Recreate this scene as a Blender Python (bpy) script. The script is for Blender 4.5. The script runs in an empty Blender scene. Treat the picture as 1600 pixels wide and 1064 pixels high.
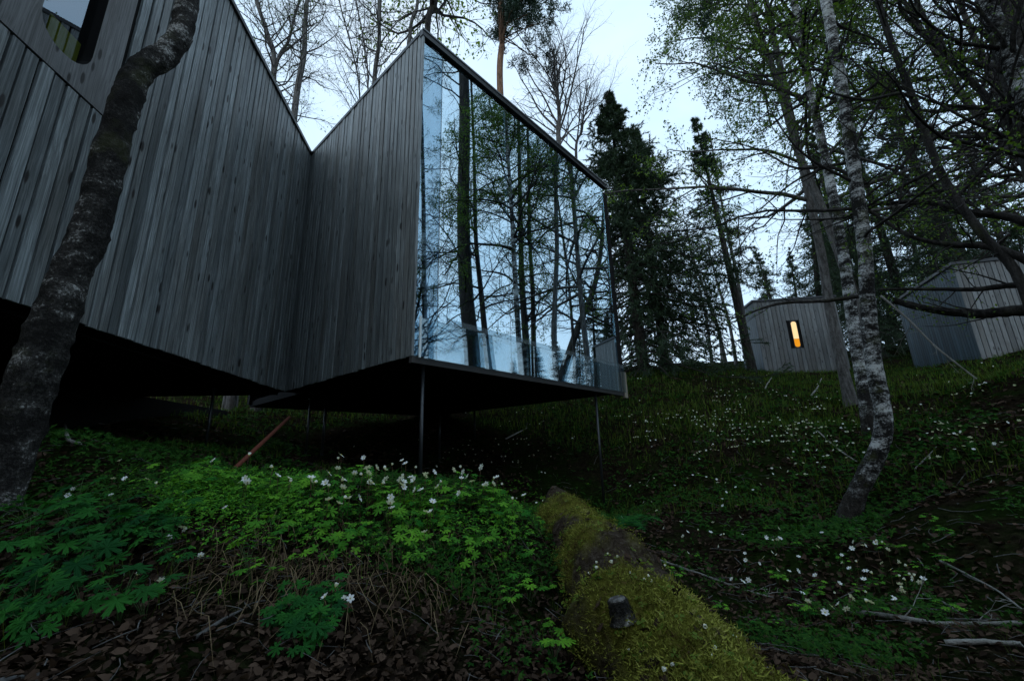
import bpy, bmesh, math, random
import numpy as np
from mathutils import Vector, Matrix
random.seed(7)
rng = np.random.default_rng(7)
sc = bpy.context.scene
C = sc.collection
rad = math.radians

# ---------------------------------------------------------------- camera
F, PITCH, ROLL = 657.75, .25624, -.02669            # focal length in pixels of a 1600 wide frame
_c, _s = math.cos(ROLL), math.sin(ROLL)
FW = np.array([0, math.cos(PITCH), math.sin(PITCH)])
_u0 = np.array([0, -math.sin(PITCH), math.cos(PITCH)]); _x0 = np.array([1., 0, 0])
RX = _c*_x0 + _s*_u0; UP = -_s*_x0 + _c*_u0
cd = bpy.data.cameras.new('camera'); cam = bpy.data.objects.new('camera', cd); C.objects.link(cam)
cd.sensor_width = 36; cd.lens = 36*F/1600; cd.clip_start = .03; cd.clip_end = 3000
m = Matrix.Identity(4)
for i in range(3):
    m[i][0] = RX[i]; m[i][1] = UP[i]; m[i][2] = -FW[i]
cam.matrix_world = m
sc.camera = cam

# ---------------------------------------------------------------- sky, sun, exposure
SUN_EL, SUN_AZ = 24., 200.
w = bpy.data.worlds.new('World'); sc.world = w; w.use_nodes = True
nt = w.node_tree; nt.nodes.clear()
def N(t, ty, **kw):
    n = t.nodes.new(ty)
    for k, v in kw.items(): setattr(n, k, v)
    return n
sky = N(nt, 'ShaderNodeTexSky', sky_type='NISHITA', sun_disc=False)
sky.sun_elevation = rad(SUN_EL); sky.sun_rotation = rad(SUN_AZ); sky.air_density = 1.2; sky.dust_density = 3.0; sky.ozone_density = 2.0
b1 = N(nt, 'ShaderNodeBackground'); b1.inputs[1].default_value = .06
b2 = N(nt, 'ShaderNodeBackground'); b2.inputs[1].default_value = .95
tc = N(nt, 'ShaderNodeTexCoord')
mp = N(nt, 'ShaderNodeMapping'); mp.inputs['Scale'].default_value = (1.6, 1.6, 3.5)
nz = N(nt, 'ShaderNodeTexNoise'); nz.inputs['Scale'].default_value = 1.3; nz.inputs['Detail'].default_value = 5; nz.inputs['Roughness'].default_value = .55
cr = N(nt, 'ShaderNodeValToRGB')
cr.color_ramp.elements[0].position = .3; cr.color_ramp.elements[0].color = (.53, .77, 1.0, 1)
cr.color_ramp.elements[1].position = .72; cr.color_ramp.elements[1].color = (.77, .92, 1.08, 1)
mx = N(nt, 'ShaderNodeMixShader'); mx.inputs[0].default_value = .8
ow = N(nt, 'ShaderNodeOutputWorld')
L = nt.links.new
L(sky.outputs[0], b1.inputs[0]); L(tc.outputs['Generated'], mp.inputs[0]); L(mp.outputs[0], nz.inputs['Vector'])
L(nz.outputs['Fac'], cr.inputs[0]); L(cr.outputs[0], b2.inputs[0])
L(b1.outputs[0], mx.inputs[1]); L(b2.outputs[0], mx.inputs[2]); L(mx.outputs[0], ow.inputs[0])
sl = bpy.data.lights.new('sun', 'SUN'); sl.energy = .3; sl.angle = rad(25); sl.color = (.86, .95, 1)
so = bpy.data.objects.new('sun', sl); C.objects.link(so)
_a, _e = rad(SUN_AZ), rad(SUN_EL)
so.rotation_euler = Vector((math.sin(_a)*math.cos(_e), math.cos(_a)*math.cos(_e), math.sin(_e))).to_track_quat('Z', 'Y').to_euler()
vs = sc.view_settings
vs.view_transform = 'Standard'; vs.look = 'None'; vs.gamma = 1; vs.exposure = 0.64; vs.use_curve_mapping = False
sc.cycles.use_denoising = True
sc.cycles.max_bounces = 8; sc.cycles.transparent_max_bounces = 12
sc.cycles.diffuse_bounces = 3; sc.cycles.glossy_bounces = 4

# ---------------------------------------------------------------- pixel -> place
def ray(px, py): return RX*(px-800)/F + UP*(532-py)/F + FW
def at(px, py, dist):
    d = ray(px, py); return d/math.hypot(d[0], d[1])*dist
def onz(px, py, z):
    d = ray(px, py); return d*z/d[2]

# ---------------------------------------------------------------- materials
MATS = {}
def mat(name):
    m = bpy.data.materials.new(name); m.use_nodes = True; t = m.node_tree; t.nodes.clear()
    o = N(t, 'ShaderNodeOutputMaterial'); MATS[name] = m
    return m, t, o
def ramp(t, pts):
    r = N(t, 'ShaderNodeValToRGB'); e = r.color_ramp.elements
    e[0].position, e[0].color = pts[0][0], (*pts[0][1], 1)
    e[1].position, e[1].color = pts[-1][0], (*pts[-1][1], 1)
    for p, c in pts[1:-1]:
        n = e.new(p); n.color = (*c, 1)
    return r
def noise(t, vec, scale, detail=4, rough=.55, mscale=None):
    n = N(t, 'ShaderNodeTexNoise'); n.inputs['Scale'].default_value = scale; n.inputs['Detail'].default_value = detail; n.inputs['Roughness'].default_value = rough
    if mscale:
        mp = N(t, 'ShaderNodeMapping'); mp.inputs['Scale'].default_value = mscale; t.links.new(vec, mp.inputs[0]); vec = mp.outputs[0]
    if vec is not None: t.links.new(vec, n.inputs['Vector'])
    return n.outputs['Fac']
def math_(t, op, a, b=None, clamp=False):
    n = N(t, 'ShaderNodeMath', operation=op, use_clamp=clamp)
    for i, v in enumerate((a, b)):
        if v is None: continue
        if isinstance(v, (int, float)): n.inputs[i].default_value = v
        else: t.links.new(v, n.inputs[i])
    return n.outputs[0]
def mixc(t, fac, a, b, blend='MIX'):
    n = N(t, 'ShaderNodeMix', data_type='RGBA', blend_type=blend)
    for s, v in ((n.inputs[0], fac), (n.inputs[6], a), (n.inputs[7], b)):
        if isinstance(v, (int, float)): s.default_value = v
        elif isinstance(v, tuple): s.default_value = (*v, 1)
        else: t.links.new(v, s)
    return n.outputs[2]
def bump(t, h, strength=.4, dist=.01):
    b = N(t, 'ShaderNodeBump'); b.inputs['Strength'].default_value = strength; b.inputs['Distance'].default_value = dist
    t.links.new(h, b.inputs['Height']); return b.outputs[0]
def princ(t, o, col, rough=.7, spec=.4, normal=None, **kw):
    p = N(t, 'ShaderNodeBsdfPrincipled')
    for k, v in (('Base Color', col), ('Roughness', rough), ('Specular IOR Level', spec)):
        if isinstance(v, tuple): p.inputs[k].default_value = (*v, 1)
        elif isinstance(v, (int, float)): p.inputs[k].default_value = v
        else: t.links.new(v, p.inputs[k])
    for k, v in kw.items(): p.inputs[k].default_value = v
    if normal is not None: t.links.new(normal, p.inputs['Normal'])
    t.links.new(p.outputs[0], o.inputs[0]); return p
def flat(name, col, rough=.7, spec=.4, nscale=None, amt=.25, **kw):
    m, t, o = mat(name)
    if nscale:
        g = N(t, 'ShaderNodeTexCoord').outputs['Object']
        n = noise(t, g, nscale)
        c = mixc(t, n, tuple(x*(1-amt) for x in col), tuple(x*(1+amt) for x in col))
        princ(t, o, c, rough, spec, bump(t, n, .3, .004), **kw)
    else: princ(t, o, col, rough, spec, **kw)
    return m

def wood_mat(name, cols, knots=True):
    m, t, o = mat(name)
    g = N(t, 'ShaderNodeTexCoord').outputs['Object']
    oi = N(t, 'ShaderNodeObjectInfo').outputs['Random']
    off = N(t, 'ShaderNodeCombineXYZ')
    t.links.new(math_(t, 'MULTIPLY', oi, 41.), off.inputs[0]); t.links.new(math_(t, 'MULTIPLY', oi, 23.), off.inputs[2])
    va = N(t, 'ShaderNodeVectorMath', operation='ADD'); t.links.new(g, va.inputs[0]); t.links.new(off.outputs[0], va.inputs[1]); v = va.outputs[0]
    warp = noise(t, v, 1., 2, .5, (4, 4, 1.3))
    vw = N(t, 'ShaderNodeVectorMath', operation='ADD'); t.links.new(v, vw.inputs[0])
    cw = N(t, 'ShaderNodeCombineXYZ'); t.links.new(math_(t, 'MULTIPLY', warp, .06), cw.inputs[0]); t.links.new(math_(t, 'MULTIPLY', warp, .06), cw.inputs[1]); t.links.new(cw.outputs[0], vw.inputs[1])
    grain = noise(t, vw.outputs[0], 1., 6, .7, (95, 95, 1.6))
    big = noise(t, v, 1., 3, .6, (3, 3, .9))
    c = ramp(t, [(.25, cols[0]), (.5, cols[1]), (.78, cols[2])]); t.links.new(grain, c.inputs[0])
    # each board weathers its own way
    tone = ramp(t, [(0, (.45, .47, .48)), (.2, (.85, .88, .9)), (.4, (.6, .59, .57)), (.6, (1.0, 1.03, 1.05)), (.8, (.7, .73, .74)), (1, (1.12, 1.15, 1.17))]); t.links.new(oi, tone.inputs[0])
    col = mixc(t, 1., c.outputs[0], tone.outputs[0], 'MULTIPLY')
    st = ramp(t, [(.3, (.52, .46, .41)), (.6, (1, .99, .98))]); t.links.new(big, st.inputs[0])
    col = mixc(t, .8, col, st.outputs[0], 'MULTIPLY')
    h = grain
    if knots:
        mpk = N(t, 'ShaderNodeMapping'); mpk.inputs['Scale'].default_value = (11, 11, 3.2); t.links.new(v, mpk.inputs[0])
        vo = N(t, 'ShaderNodeTexVoronoi'); vo.inputs['Scale'].default_value = 1.; t.links.new(mpk.outputs[0], vo.inputs['Vector'])
        sep = N(t, 'ShaderNodeSeparateColor'); t.links.new(vo.outputs['Color'], sep.inputs[0])
        sel = math_(t, 'GREATER_THAN', sep.outputs[0], .3)
        kr = ramp(t, [(.13, (1, 1, 1)), (.19, (0, 0, 0))]); t.links.new(vo.outputs['Distance'], kr.inputs[0])
        k = math_(t, 'MULTIPLY', sel, kr.outputs[0])
        col = mixc(t, k, col, (.012, .010, .009))
    princ(t, o, col, .5, .5, bump(t, h, .4, .003))
    return m
wood_mat('weathered_board', [(.02, .024, .025), (.225, .25, .256), (.62, .66, .67)])
wood_mat('window_plank', [(.035, .034, .033), (.15, .15, .15), (.3, .3, .3)])
wood_mat('grey_batten', [(.07, .075, .075), (.18, .19, .195), (.29, .30, .305)])
wood_mat('blue_batten', [(.02, .045, .06), (.05, .09, .12), (.08, .13, .16)], False)
wood_mat('pale_wood', [(.16, .13, .09), (.3, .25, .19), (.4, .36, .3)], False)
flat('black_backing', (.012, .012, .012), .9, .1)
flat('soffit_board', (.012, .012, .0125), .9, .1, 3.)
flat('dark_metal', (.035, .037, .04), .45, .5, 8., Metallic=.6)
flat('edge_metal', (.14, .15, .16), .5, .5, 6., Metallic=.5)
flat('post_steel', (.05, .055, .06), .35, .5, 30., .4, Metallic=.7)
flat('rusty_steel', (.13, .035, .02), .8, .3, 25., .5)
flat('slab_edge', (.055, .052, .05), .8, .25, 9.)
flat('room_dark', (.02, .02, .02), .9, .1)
flat('grey_panel', (.30, .36, .42), .7, .3)
flat('curtain_yellow', (.2, .21, .012), .8, .2)
flat('glass_edge', (.72, .8, .82), .25, .5)
flat('stone', (.09, .09, .09), .9, .1, 22., .95)

def glass_mat(name, refl, gl, tr, rough=0.):
    m, t, o = mat(name)
    a = N(t, 'ShaderNodeBsdfTransparent'); a.inputs[0].default_value = (*tr, 1)
    b = N(t, 'ShaderNodeBsdfGlossy'); b.inputs[0].default_value = (*gl, 1); b.inputs['Roughness'].default_value = rough
    g = N(t, 'ShaderNodeTexCoord').outputs['Object']
    t.links.new(bump(t, noise(t, g, .8, 1), .004, .02), b.inputs['Normal'])
    mx = N(t, 'ShaderNodeMixShader'); mx.inputs[0].default_value = refl
    t.links.new(a.outputs[0], mx.inputs[1]); t.links.new(b.outputs[0], mx.inputs[2]); t.links.new(mx.outputs[0], o.inputs[0])
    return m
glass_mat('coated_glass', .68, (.74, .90, .98), (.55, .62, .66))
glass_mat('corner_glass', .34, (.62, .86, 1.0), (.75, .8, .85))
glass_mat('rail_glass', .14, (.8, .95, 1.0), (.8, .85, .87))
glass_mat('window_glass', .24, (.8, .9, 1.0), (.7, .75, .75))
m, t, o = mat('frosted_band')
a = N(t, 'ShaderNodeBsdfTransparent'); a.inputs[0].default_value = (.75, .8, .82, 1)
b = N(t, 'ShaderNodeBsdfDiffuse'); b.inputs[0].default_value = (.45, .52, .55, 1)
mx = N(t, 'ShaderNodeMixShader'); mx.inputs[0].default_value = .11
t.links.new(a.outputs[0], mx.inputs[1]); t.links.new(b.outputs[0], mx.inputs[2]); t.links.new(mx.outputs[0], o.inputs[0])
def emit(name, col, s):
    m, t, o = mat(name); e = N(t, 'ShaderNodeEmission'); e.inputs[0].default_value = (*col, 1); e.inputs[1].default_value = s
    t.links.new(e.outputs[0], o.inputs[0])
emit('lamp_glow_pale', (1, .70, .36), .75); emit('lamp_glow_amber', (1, .38, .02), .55)

def bark_mat(name, dark, mid, light, lo, hi, zs, moss=0., scale=1., rings=.5, foot=0., xs=5):
    m, t, o = mat(name)
    g = N(t, 'ShaderNodeTexCoord').outputs['Object']
    bands = noise(t, g, 1., 5, .7, (xs*scale, xs*scale, zs*scale))
    patch = noise(t, g, 2.2*scale, 5, .7)
    fine = noise(t, g, 60*scale, 4, .7)
    v = math_(t, 'ADD', math_(t, 'MULTIPLY', bands, rings), math_(t, 'MULTIPLY', patch, 1-rings))
    v = math_(t, 'ADD', v, math_(t, 'MULTIPLY', math_(t, 'SUBTRACT', fine, .5), .35))
    c = ramp(t, [(lo, dark), ((lo+hi)/2, mid), (hi, light)]); t.links.new(v, c.inputs[0])
    col = c.outputs[0]
    if foot:                                                                   # old cracked bark at the foot of a birch
        sx = N(t, 'ShaderNodeSeparateXYZ'); t.links.new(g, sx.inputs[0])
        fz = math_(t, 'ADD', sx.outputs[2], math_(t, 'MULTIPLY', math_(t, 'SUBTRACT', patch, .5), 1.6))
        fr = ramp(t, [(.25*foot, (1, 1, 1)), (.6*foot, (0, 0, 0))]); t.links.new(fz, fr.inputs[0])
        dk = ramp(t, [(.38, (.006, .005, .004)), (.55, (.035, .03, .025)), (.7, (.14, .13, .12))]); t.links.new(math_(t, 'ADD', math_(t, 'MULTIPLY', noise(t, g, 1., 5, .75, (34, 34, 7)), .6), math_(t, 'MULTIPLY', fine, .4)), dk.inputs[0])
        col = mixc(t, fr.outputs[0], col, dk.outputs[0])
    if moss:
        mn = noise(t, g, 5., 4, .6); mr = ramp(t, [(.55, (0, 0, 0)), (.68, (moss, moss, moss))]); t.links.new(mn, mr.inputs[0])
        col = mixc(t, mr.outputs[0], col, (.06, .07, .015))
    hh = math_(t, 'ADD', v, math_(t, 'MULTIPLY', fine, .5))
    princ(t, o, col, .85, .2, bump(t, hh, .8, .02))
bark_mat('birch_bark', (.010, .009, .008), (.2, .2, .195), (.58, .59, .58), .47, .59, 15., .45, 1., .5, .95)
bark_mat('old_birch_bark', (.009, .008, .007), (.05, .047, .043), (.5, .49, .47), .46, .64, 11., .3, 1.6, .4)
bark_mat('grey_bark', (.03, .028, .026), (.10, .095, .09), (.2, .195, .19), .35, .65, 6., xs=26, rings=.75)
bark_mat('dark_bark', (.008, .007, .006), (.025, .022, .02), (.06, .055, .05), .35, .65, 4., .3, xs=26, rings=.75)
bark_mat('pine_bark', (.06, .035, .02), (.19, .11, .07), (.3, .19, .12), .35, .65, 4., xs=26, rings=.75)
bark_mat('brown_bark', (.03, .022, .018), (.085, .06, .046), (.15, .11, .09), .35, .65, 4., xs=26, rings=.75)
bark_mat('twig_bark', (.01, .008, .008), (.03, .025, .024), (.06, .05, .05), .3, .7, 4., xs=26, rings=.75)
bark_mat('pale_deadwood', (.09, .085, .08), (.24, .23, .21), (.42, .41, .38), .3, .7, 3., 0, 2.)

def leaf_mat(name, c1, c2, trans=.35, rough=.6, spec=.25):
    m, t, o = mat(name)
    ri = N(t, 'ShaderNodeNewGeometry').outputs['Random Per Island']
    oi = N(t, 'ShaderNodeObjectInfo').outputs['Random']
    f = math_(t, 'FRACT', math_(t, 'ADD', ri, oi))
    c = mixc(t, f, c1, c2)
    p = N(t, 'ShaderNodeBsdfPrincipled'); t.links.new(c, p.inputs['Base Color']); p.inputs['Roughness'].default_value = rough; p.inputs['Specular IOR Level'].default_value = spec
    tr = N(t, 'ShaderNodeBsdfTranslucent'); t.links.new(mixc(t, 1., c, (1.3, 1.25, .6), 'MULTIPLY'), tr.inputs[0])
    mx = N(t, 'ShaderNodeMixShader'); mx.inputs[0].default_value = trans
    t.links.new(p.outputs[0], mx.inputs[1]); t.links.new(tr.outputs[0], mx.inputs[2]); t.links.new(mx.outputs[0], o.inputs[0])
leaf_mat('young_leaf', (.09, .16, .015), (.16, .24, .03), .5)
leaf_mat('birch_leaf', (.045, .10, .018), (.12, .20, .03), .36)
leaf_mat('spruce_needle', (.014, .035, .02), (.04, .072, .032), .15)
leaf_mat('pine_needle', (.02, .045, .035), (.04, .075, .05), .15)
leaf_mat('herb_leaf', (.018, .14, .016), (.15, .38, .03), .32, .7, .1)
leaf_mat('herb_leaf_blue', (.008, .06, .016), (.03, .15, .022), .3, .7, .08)
leaf_mat('ground_leaf', (.008, .045, .008), (.036, .10, .014), .25, .8, .05)
leaf_mat('grass_blade', (.025, .065, .010), (.08, .11, .02), .3, .8, .05)
leaf_mat('crest_grass', (.035, .085, .013), (.11, .15, .03), .3, .8, .05)
leaf_mat('dry_grass', (.06, .038, .018), (.2, .15, .085), .2, .8, .1)
leaf_mat('dead_leaf', (.005, .0035, .0025), (.085, .056, .04), .1, .9, .03)
m, t, o = mat('moss_strand')
g = N(t, 'ShaderNodeTexCoord').outputs['Object']
ri = N(t, 'ShaderNodeNewGeometry').outputs['Random Per Island']
v_ = math_(t, 'ADD', noise(t, g, 7., 4, .65), math_(t, 'MULTIPLY', math_(t, 'SUBTRACT', ri, .5), .22))
c1 = ramp(t, [(.28, (.07, .04, .02)), (.40, (.10, .085, .02)), (.50, (.14, .155, .026)), (.64, (.27, .28, .05)), (.8, (.36, .32, .14))]); t.links.new(v_, c1.inputs[0])
princ(t, o, c1.outputs[0], .9, .05)
leaf_mat('petal', (.78, .8, .82), (.85, .87, .88), .3)
flat('flower_centre', (.5, .42, .05), .7)
flat('green_stalk', (.04, .08, .02), .7)
flat('red_stalk', (.09, .05, .025), .7)

m, t, o = mat('forest_soil')
g = N(t, 'ShaderNodeTexCoord').outputs['Object']
n1 = noise(t, g, 1.3, 6, .65); n2 = noise(t, g, 22., 6, .7); n3 = noise(t, g, .35, 4, .6)
c1 = ramp(t, [(.3, (.004, .003, .002)), (.5, (.012, .009, .006)), (.72, (.035, .026, .018))]); t.links.new(n2, c1.inputs[0])
c2 = ramp(t, [(.3, (.004, .008, .002)), (.6, (.012, .022, .005)), (.8, (.03, .035, .008))]); t.links.new(n2, c2.inputs[0])
mk = ramp(t, [(.42, (0, 0, 0)), (.58, (1, 1, 1))]); t.links.new(n1, mk.inputs[0])
princ(t, o, mixc(t, mk.outputs[0], c1.outputs[0], c2.outputs[0]), 1., .0, bump(t, n2, 1., .03))
m, t, o = mat('moss_cushion')
g = N(t, 'ShaderNodeTexCoord').outputs['Object']
n1 = noise(t, g, 9., 6, .7); n2 = noise(t, g, 50., 5, .7)
c1 = ramp(t, [(.3, (.05, .045, .01)), (.5, (.12, .12, .02)), (.75, (.2, .19, .04))]); t.links.new(n1, c1.inputs[0])
c2 = ramp(t, [(.3, (.012, .009, .006)), (.5, (.045, .033, .024)), (.7, (.11, .092, .072))]); t.links.new(n2, c2.inputs[0])
at_ = N(t, 'ShaderNodeAttribute', attribute_name='moss')
princ(t, o, mixc(t, at_.outputs['Fac'], c2.outputs[0], mixc(t, .7, c1.outputs[0], mixc(t, n2, (.2, .2, .2), (1.5, 1.5, 1.4)), 'MULTIPLY')), 1., .03, bump(t, n2, 1., .02))
m, t, o = mat('far_woods')
g = N(t, 'ShaderNodeTexCoord').outputs['Object']
n1 = noise(t, g, .25, 6, .75)
c1 = ramp(t, [(.35, (.03, .045, .04)), (.65, (.08, .10, .09))]); t.links.new(n1, c1.inputs[0])
princ(t, o, c1.outputs[0], 1., 0., bump(t, n1, 1., 1.))

# ---------------------------------------------------------------- object helpers
def tag(o, label=None, cat=None, group=None, kind=None):
    for k, v in (('label', label), ('category', cat), ('group', group), ('kind', kind)):
        if v: o[k] = v
    return o
def link(name, data, parent=None, mats=()):
    o = bpy.data.objects.new(name, data); C.objects.link(o)
    if parent is not None: o.parent = parent
    if data is not None:
        for mm in mats: data.materials.append(MATS[mm])
    return o
def empty(name, loc=(0, 0, 0), rz=0):
    o = bpy.data.objects.new(name, None); C.objects.link(o); o.location = loc; o.rotation_euler = (0, 0, rz); o.empty_display_size = .1
    return o
def mesh_np(name, V, FA, mats, parent=None, midx=None, smooth=False):
    """V (n,3); FA list of (k,m) int arrays (faces with m corners each)"""
    me = bpy.data.meshes.new(name)
    V = np.asarray(V, np.float32); me.vertices.add(len(V)); me.vertices.foreach_set('co', V.ravel())
    FA = [np.asarray(f, np.int32) for f in FA if len(f)]
    loops = np.concatenate([f.ravel() for f in FA]); tot = np.concatenate([np.full(len(f), f.shape[1], np.int32) for f in FA])
    st = np.concatenate([[0], np.cumsum(tot)[:-1]]).astype(np.int32)
    me.loops.add(len(loops)); me.loops.foreach_set('vertex_index', loops)
    me.polygons.add(len(tot)); me.polygons.foreach_set('loop_start', st); me.polygons.foreach_set('loop_total', tot)
    if midx is not None: me.polygons.foreach_set('material_index', np.concatenate(midx).astype(np.int32))
    if smooth is not False:
        sm = np.ones(len(tot), bool) if smooth is True else np.concatenate(smooth)
        me.polygons.foreach_set('use_smooth', sm)
    me.update(calc_edges=True); me.validate()
    return link(name, me, parent, mats)
# all parents below sit at the world origin or carry only a location; children get world -> local by hand
def put(o, p, parent=None):
    off = Vector((0, 0, 0)); q = parent
    while q is not None:
        off += q.location; q = q.parent
    o.location = Vector(p) - off; return o
def box(name, p, ax, ay, az, mats, parent=None, bevel=0.):
    bm = bmesh.new(); vs = []
    for k in (0, 1):
        for j in (0, 1):
            for i in (0, 1): vs.append(bm.verts.new(Vector(ax)*i + Vector(ay)*j + Vector(az)*k))
    for q in ((0, 2, 3, 1), (4, 5, 7, 6), (0, 1, 5, 4), (2, 6, 7, 3), (0, 4, 6, 2), (1, 3, 7, 5)): bm.faces.new([vs[i] for i in q])
    bmesh.ops.recalc_face_normals(bm, faces=bm.faces[:])
    if bevel: bmesh.ops.bevel(bm, geom=bm.edges[:], offset=bevel, segments=1, affect='EDGES')
    me = bpy.data.meshes.new(name); bm.to_mesh(me); bm.free()
    return put(link(name, me, parent, mats), p, parent)

def tubes(P, Rr, S):
    """P (n,k,3) Rr (n,k) -> verts, quads"""
    n, k = Rr.shape
    T = np.gradient(P, axis=1); T /= np.linalg.norm(T, axis=2, keepdims=True)+1e-9
    ref = np.where(np.abs(T[:, :1, 2:3]) > .8, np.array([[[1., 0, 0]]]), np.array([[[0, 0, 1.]]]))
    A = np.cross(T, ref); A /= np.linalg.norm(A, axis=2, keepdims=True)+1e-9
    Bv = np.cross(T, A)
    th = np.arange(S)/S*2*np.pi
    V = P[:, :, None, :] + Rr[:, :, None, None]*(np.cos(th)[None, None, :, None]*A[:, :, None, :] + np.sin(th)[None, None, :, None]*Bv[:, :, None, :])
    base = (np.arange(n)*k*S)[:, None, None]; kk = (np.arange(k-1)*S)[None, :, None]; ss = np.arange(S)[None, None, :]; s2 = (ss+1) % S
    Q = np.stack([base+kk+ss, base+kk+s2, base+kk+S+s2, base+kk+S+ss], -1).reshape(-1, 4)
    return V.reshape(-1, 3), Q
def smooth_path(pts, n):
    """Catmull-Rom through pts (m,d), n samples"""
    pts = np.asarray(pts, float); P = np.vstack([2*pts[0]-pts[1], pts, 2*pts[-1]-pts[-2]])
    u = np.linspace(0, len(pts)-1-1e-6, n); i = u.astype(int); f = (u-i)[:, None]
    a, b, c, d = P[i], P[i+1], P[i+2], P[i+3]
    return .5*((2*b)+(-a+c)*f+(2*a-5*b+4*c-d)*f**2+(-a+3*b-3*c+d)*f**3)
def tube_obj(name, path, radii, S, mats, parent=None, rough=0., seed=0):
    P = np.asarray(path, float); o0 = P[0].copy(); R_ = np.asarray(radii, float)
    V, Q = tubes((P-o0)[None], R_[None], S)
    k = len(P)
    if rough:
        r = np.random.default_rng(seed)
        nn = fbm(np.column_stack([V[:, 0]*1.0+seed, V[:, 1]*1.0, V[:, 2]*.7])*9., r) - .5
        ctr = np.repeat(P-o0, S, 0); V = ctr + (V-ctr)*(1+rough*nn[:, None]*2)
    caps = [np.arange(S)[::-1][None], np.arange((k-1)*S, k*S)[None]]
    ob = mesh_np(name, V, [Q]+caps, mats, parent, smooth=[np.ones(len(Q), bool), np.zeros(2, bool)])
    put(ob, o0, parent); return ob

# lattice noise
_perm = np.random.default_rng(3).random(65536)
def vnoise(p):
    i = np.floor(p).astype(np.int64); f = p-i; f = f*f*(3-2*f); out = 0
    for dx in (0, 1):
        for dy in (0, 1):
            for dz in (0, 1):
                h = ((i[:, 0]+dx)*73856093 ^ (i[:, 1]+dy)*19349663 ^ (i[:, 2]+dz)*83492791) & 65535
                wgt = (f[:, 0] if dx else 1-f[:, 0])*(f[:, 1] if dy else 1-f[:, 1])*(f[:, 2] if dz else 1-f[:, 2])
                out = out + wgt*_perm[h]
    return out
def fbm(p, r=None, o=4):
    s = 0; a = .5; tot = 0
    for k in range(o):
        s = s+a*vnoise(p*2**k+17.3*k); tot += a; a *= .5
    return s/tot

# ---------------------------------------------------------------- terrain
ctrl = [  # pixel x, pixel y, horizontal distance: where the ground shows
 (130,772,2.5),(300,752,2.3),(480,768,2.1),(640,768,2.1),(780,790,2.2),
 (60,850,1.9),(300,860,1.5),(480,860,1.5),(640,872,1.5),(780,885,1.65),
 (100,960,1.35),(300,960,1.15),(480,960,1.15),(640,960,1.15),(780,970,1.3),
 (100,1060,1.05),(300,1060,.95),(640,1062,.95),(860,1062,1.05),
 (850,840,2.6),(930,930,1.9),(955,800,6.5),(1000,700,7.8),(1000,640,9.6),(1000,594,12),
 (1050,960,2.1),(1150,900,3.0),(1150,800,5.0),(1150,700,7.2),(1150,625,10.5),(1150,585,15),
 (1320,815,5.0),(1320,720,6.6),(1320,630,10.5),(1320,600,15),(1350,930,2.9),(1350,1040,1.8),(1200,1050,1.3),
 (1500,900,3.0),(1500,800,4.2),(1500,700,6.2),(1500,630,9),(1500,590,13),(1590,1000,2.1),(1590,720,5.4),
 (1080,568,18),(1200,582,20),(1450,575,20),(1600,590,12),
 (700,700,8.2),(850,664,9.0),(560,694,8.4),(250,700,5.2),(150,700,4.0),(40,706,3.2),(330,702,6.2),(450,690,8.6),
 (640,652,10.4),(800,634,10.6),(500,660,10),(560,668,9.4),(120,652,8),(250,640,9.5),(380,640,11)]
cp = [at(*q) for q in ctrl]
cp += [at(650,800,3.4), at(650,790,4.2), at(400,775,3.6), at(520,790,3.4), at(780,800,4.6), at(880,800,5.2), at(1000,860,3.4)]
for q in [(-8,8,.1),(-7,2,-.5),(-3,-1,-1.0),(0,-1,-.85),(0,-4,-1.5),(3,-1.5,-.7),(4,-5,-1.1),(7,-2,-.3),(6,2,.1),(8,6,1.1),(11,1,-.1),(16,-3,-.4),(14,10,2.3),
          (-12,16,2.6),(-9,10,1.7),(-7,14,2.2),(-5,20,2.9),(3,24,3.6),(10,26,4.9),(18,24,5.0),(24,12,3.6),(30,0,1.),(-20,0,-1.5),(0,-15,-3.5),(20,-15,-2.5),(-20,-15,-4),
          (0,45,5.5),(25,45,8),(-25,40,5),(50,20,7),(60,-20,0),(-60,0,-3),(0,-70,-7),(-60,80,6),(40,90,12),(0,100,8),(100,40,12)]: cp.append(np.array(q, float))
for k in range(16):
    a_ = k/16*2*math.pi; cp.append(np.array([600*math.sin(a_), 600*math.cos(a_), 2.+4*math.cos(a_)]))
cp = np.array(cp)
_c2 = .35**2
def _kern(d2): return np.sqrt(d2+_c2)
_A = _kern(((cp[:, None, :2]-cp[None, :, :2])**2).sum(-1)); _n = len(cp)
_M = np.block([[_A - 1e-3*np.eye(_n), np.ones((_n, 1))], [np.ones((1, _n)), np.zeros((1, 1))]])
_w = np.linalg.solve(_M, np.append(cp[:, 2], 0))
def ground(x, y):
    x = np.atleast_1d(np.asarray(x, float)); y = np.atleast_1d(np.asarray(y, float)); out = np.empty(len(x))
    for s in range(0, len(x), 20000):
        e = slice(s, s+20000)
        out[e] = _kern((x[e, None]-cp[None, :, 0])**2+(y[e, None]-cp[None, :, 1])**2) @ _w[:-1] + _w[-1]
    r = np.hypot(x, y)
    p = np.column_stack([x, y, np.zeros(len(x))])
    amp = np.clip(r/3., .25, 1.2)
    out += (fbm(p*1.6)-.5)*.16*amp + (fbm(p*7.+50)-.5)*.07*np.clip(r/2., .5, 1)
    return out
def gz(x, y): return float(ground([x], [y])[0])
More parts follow.
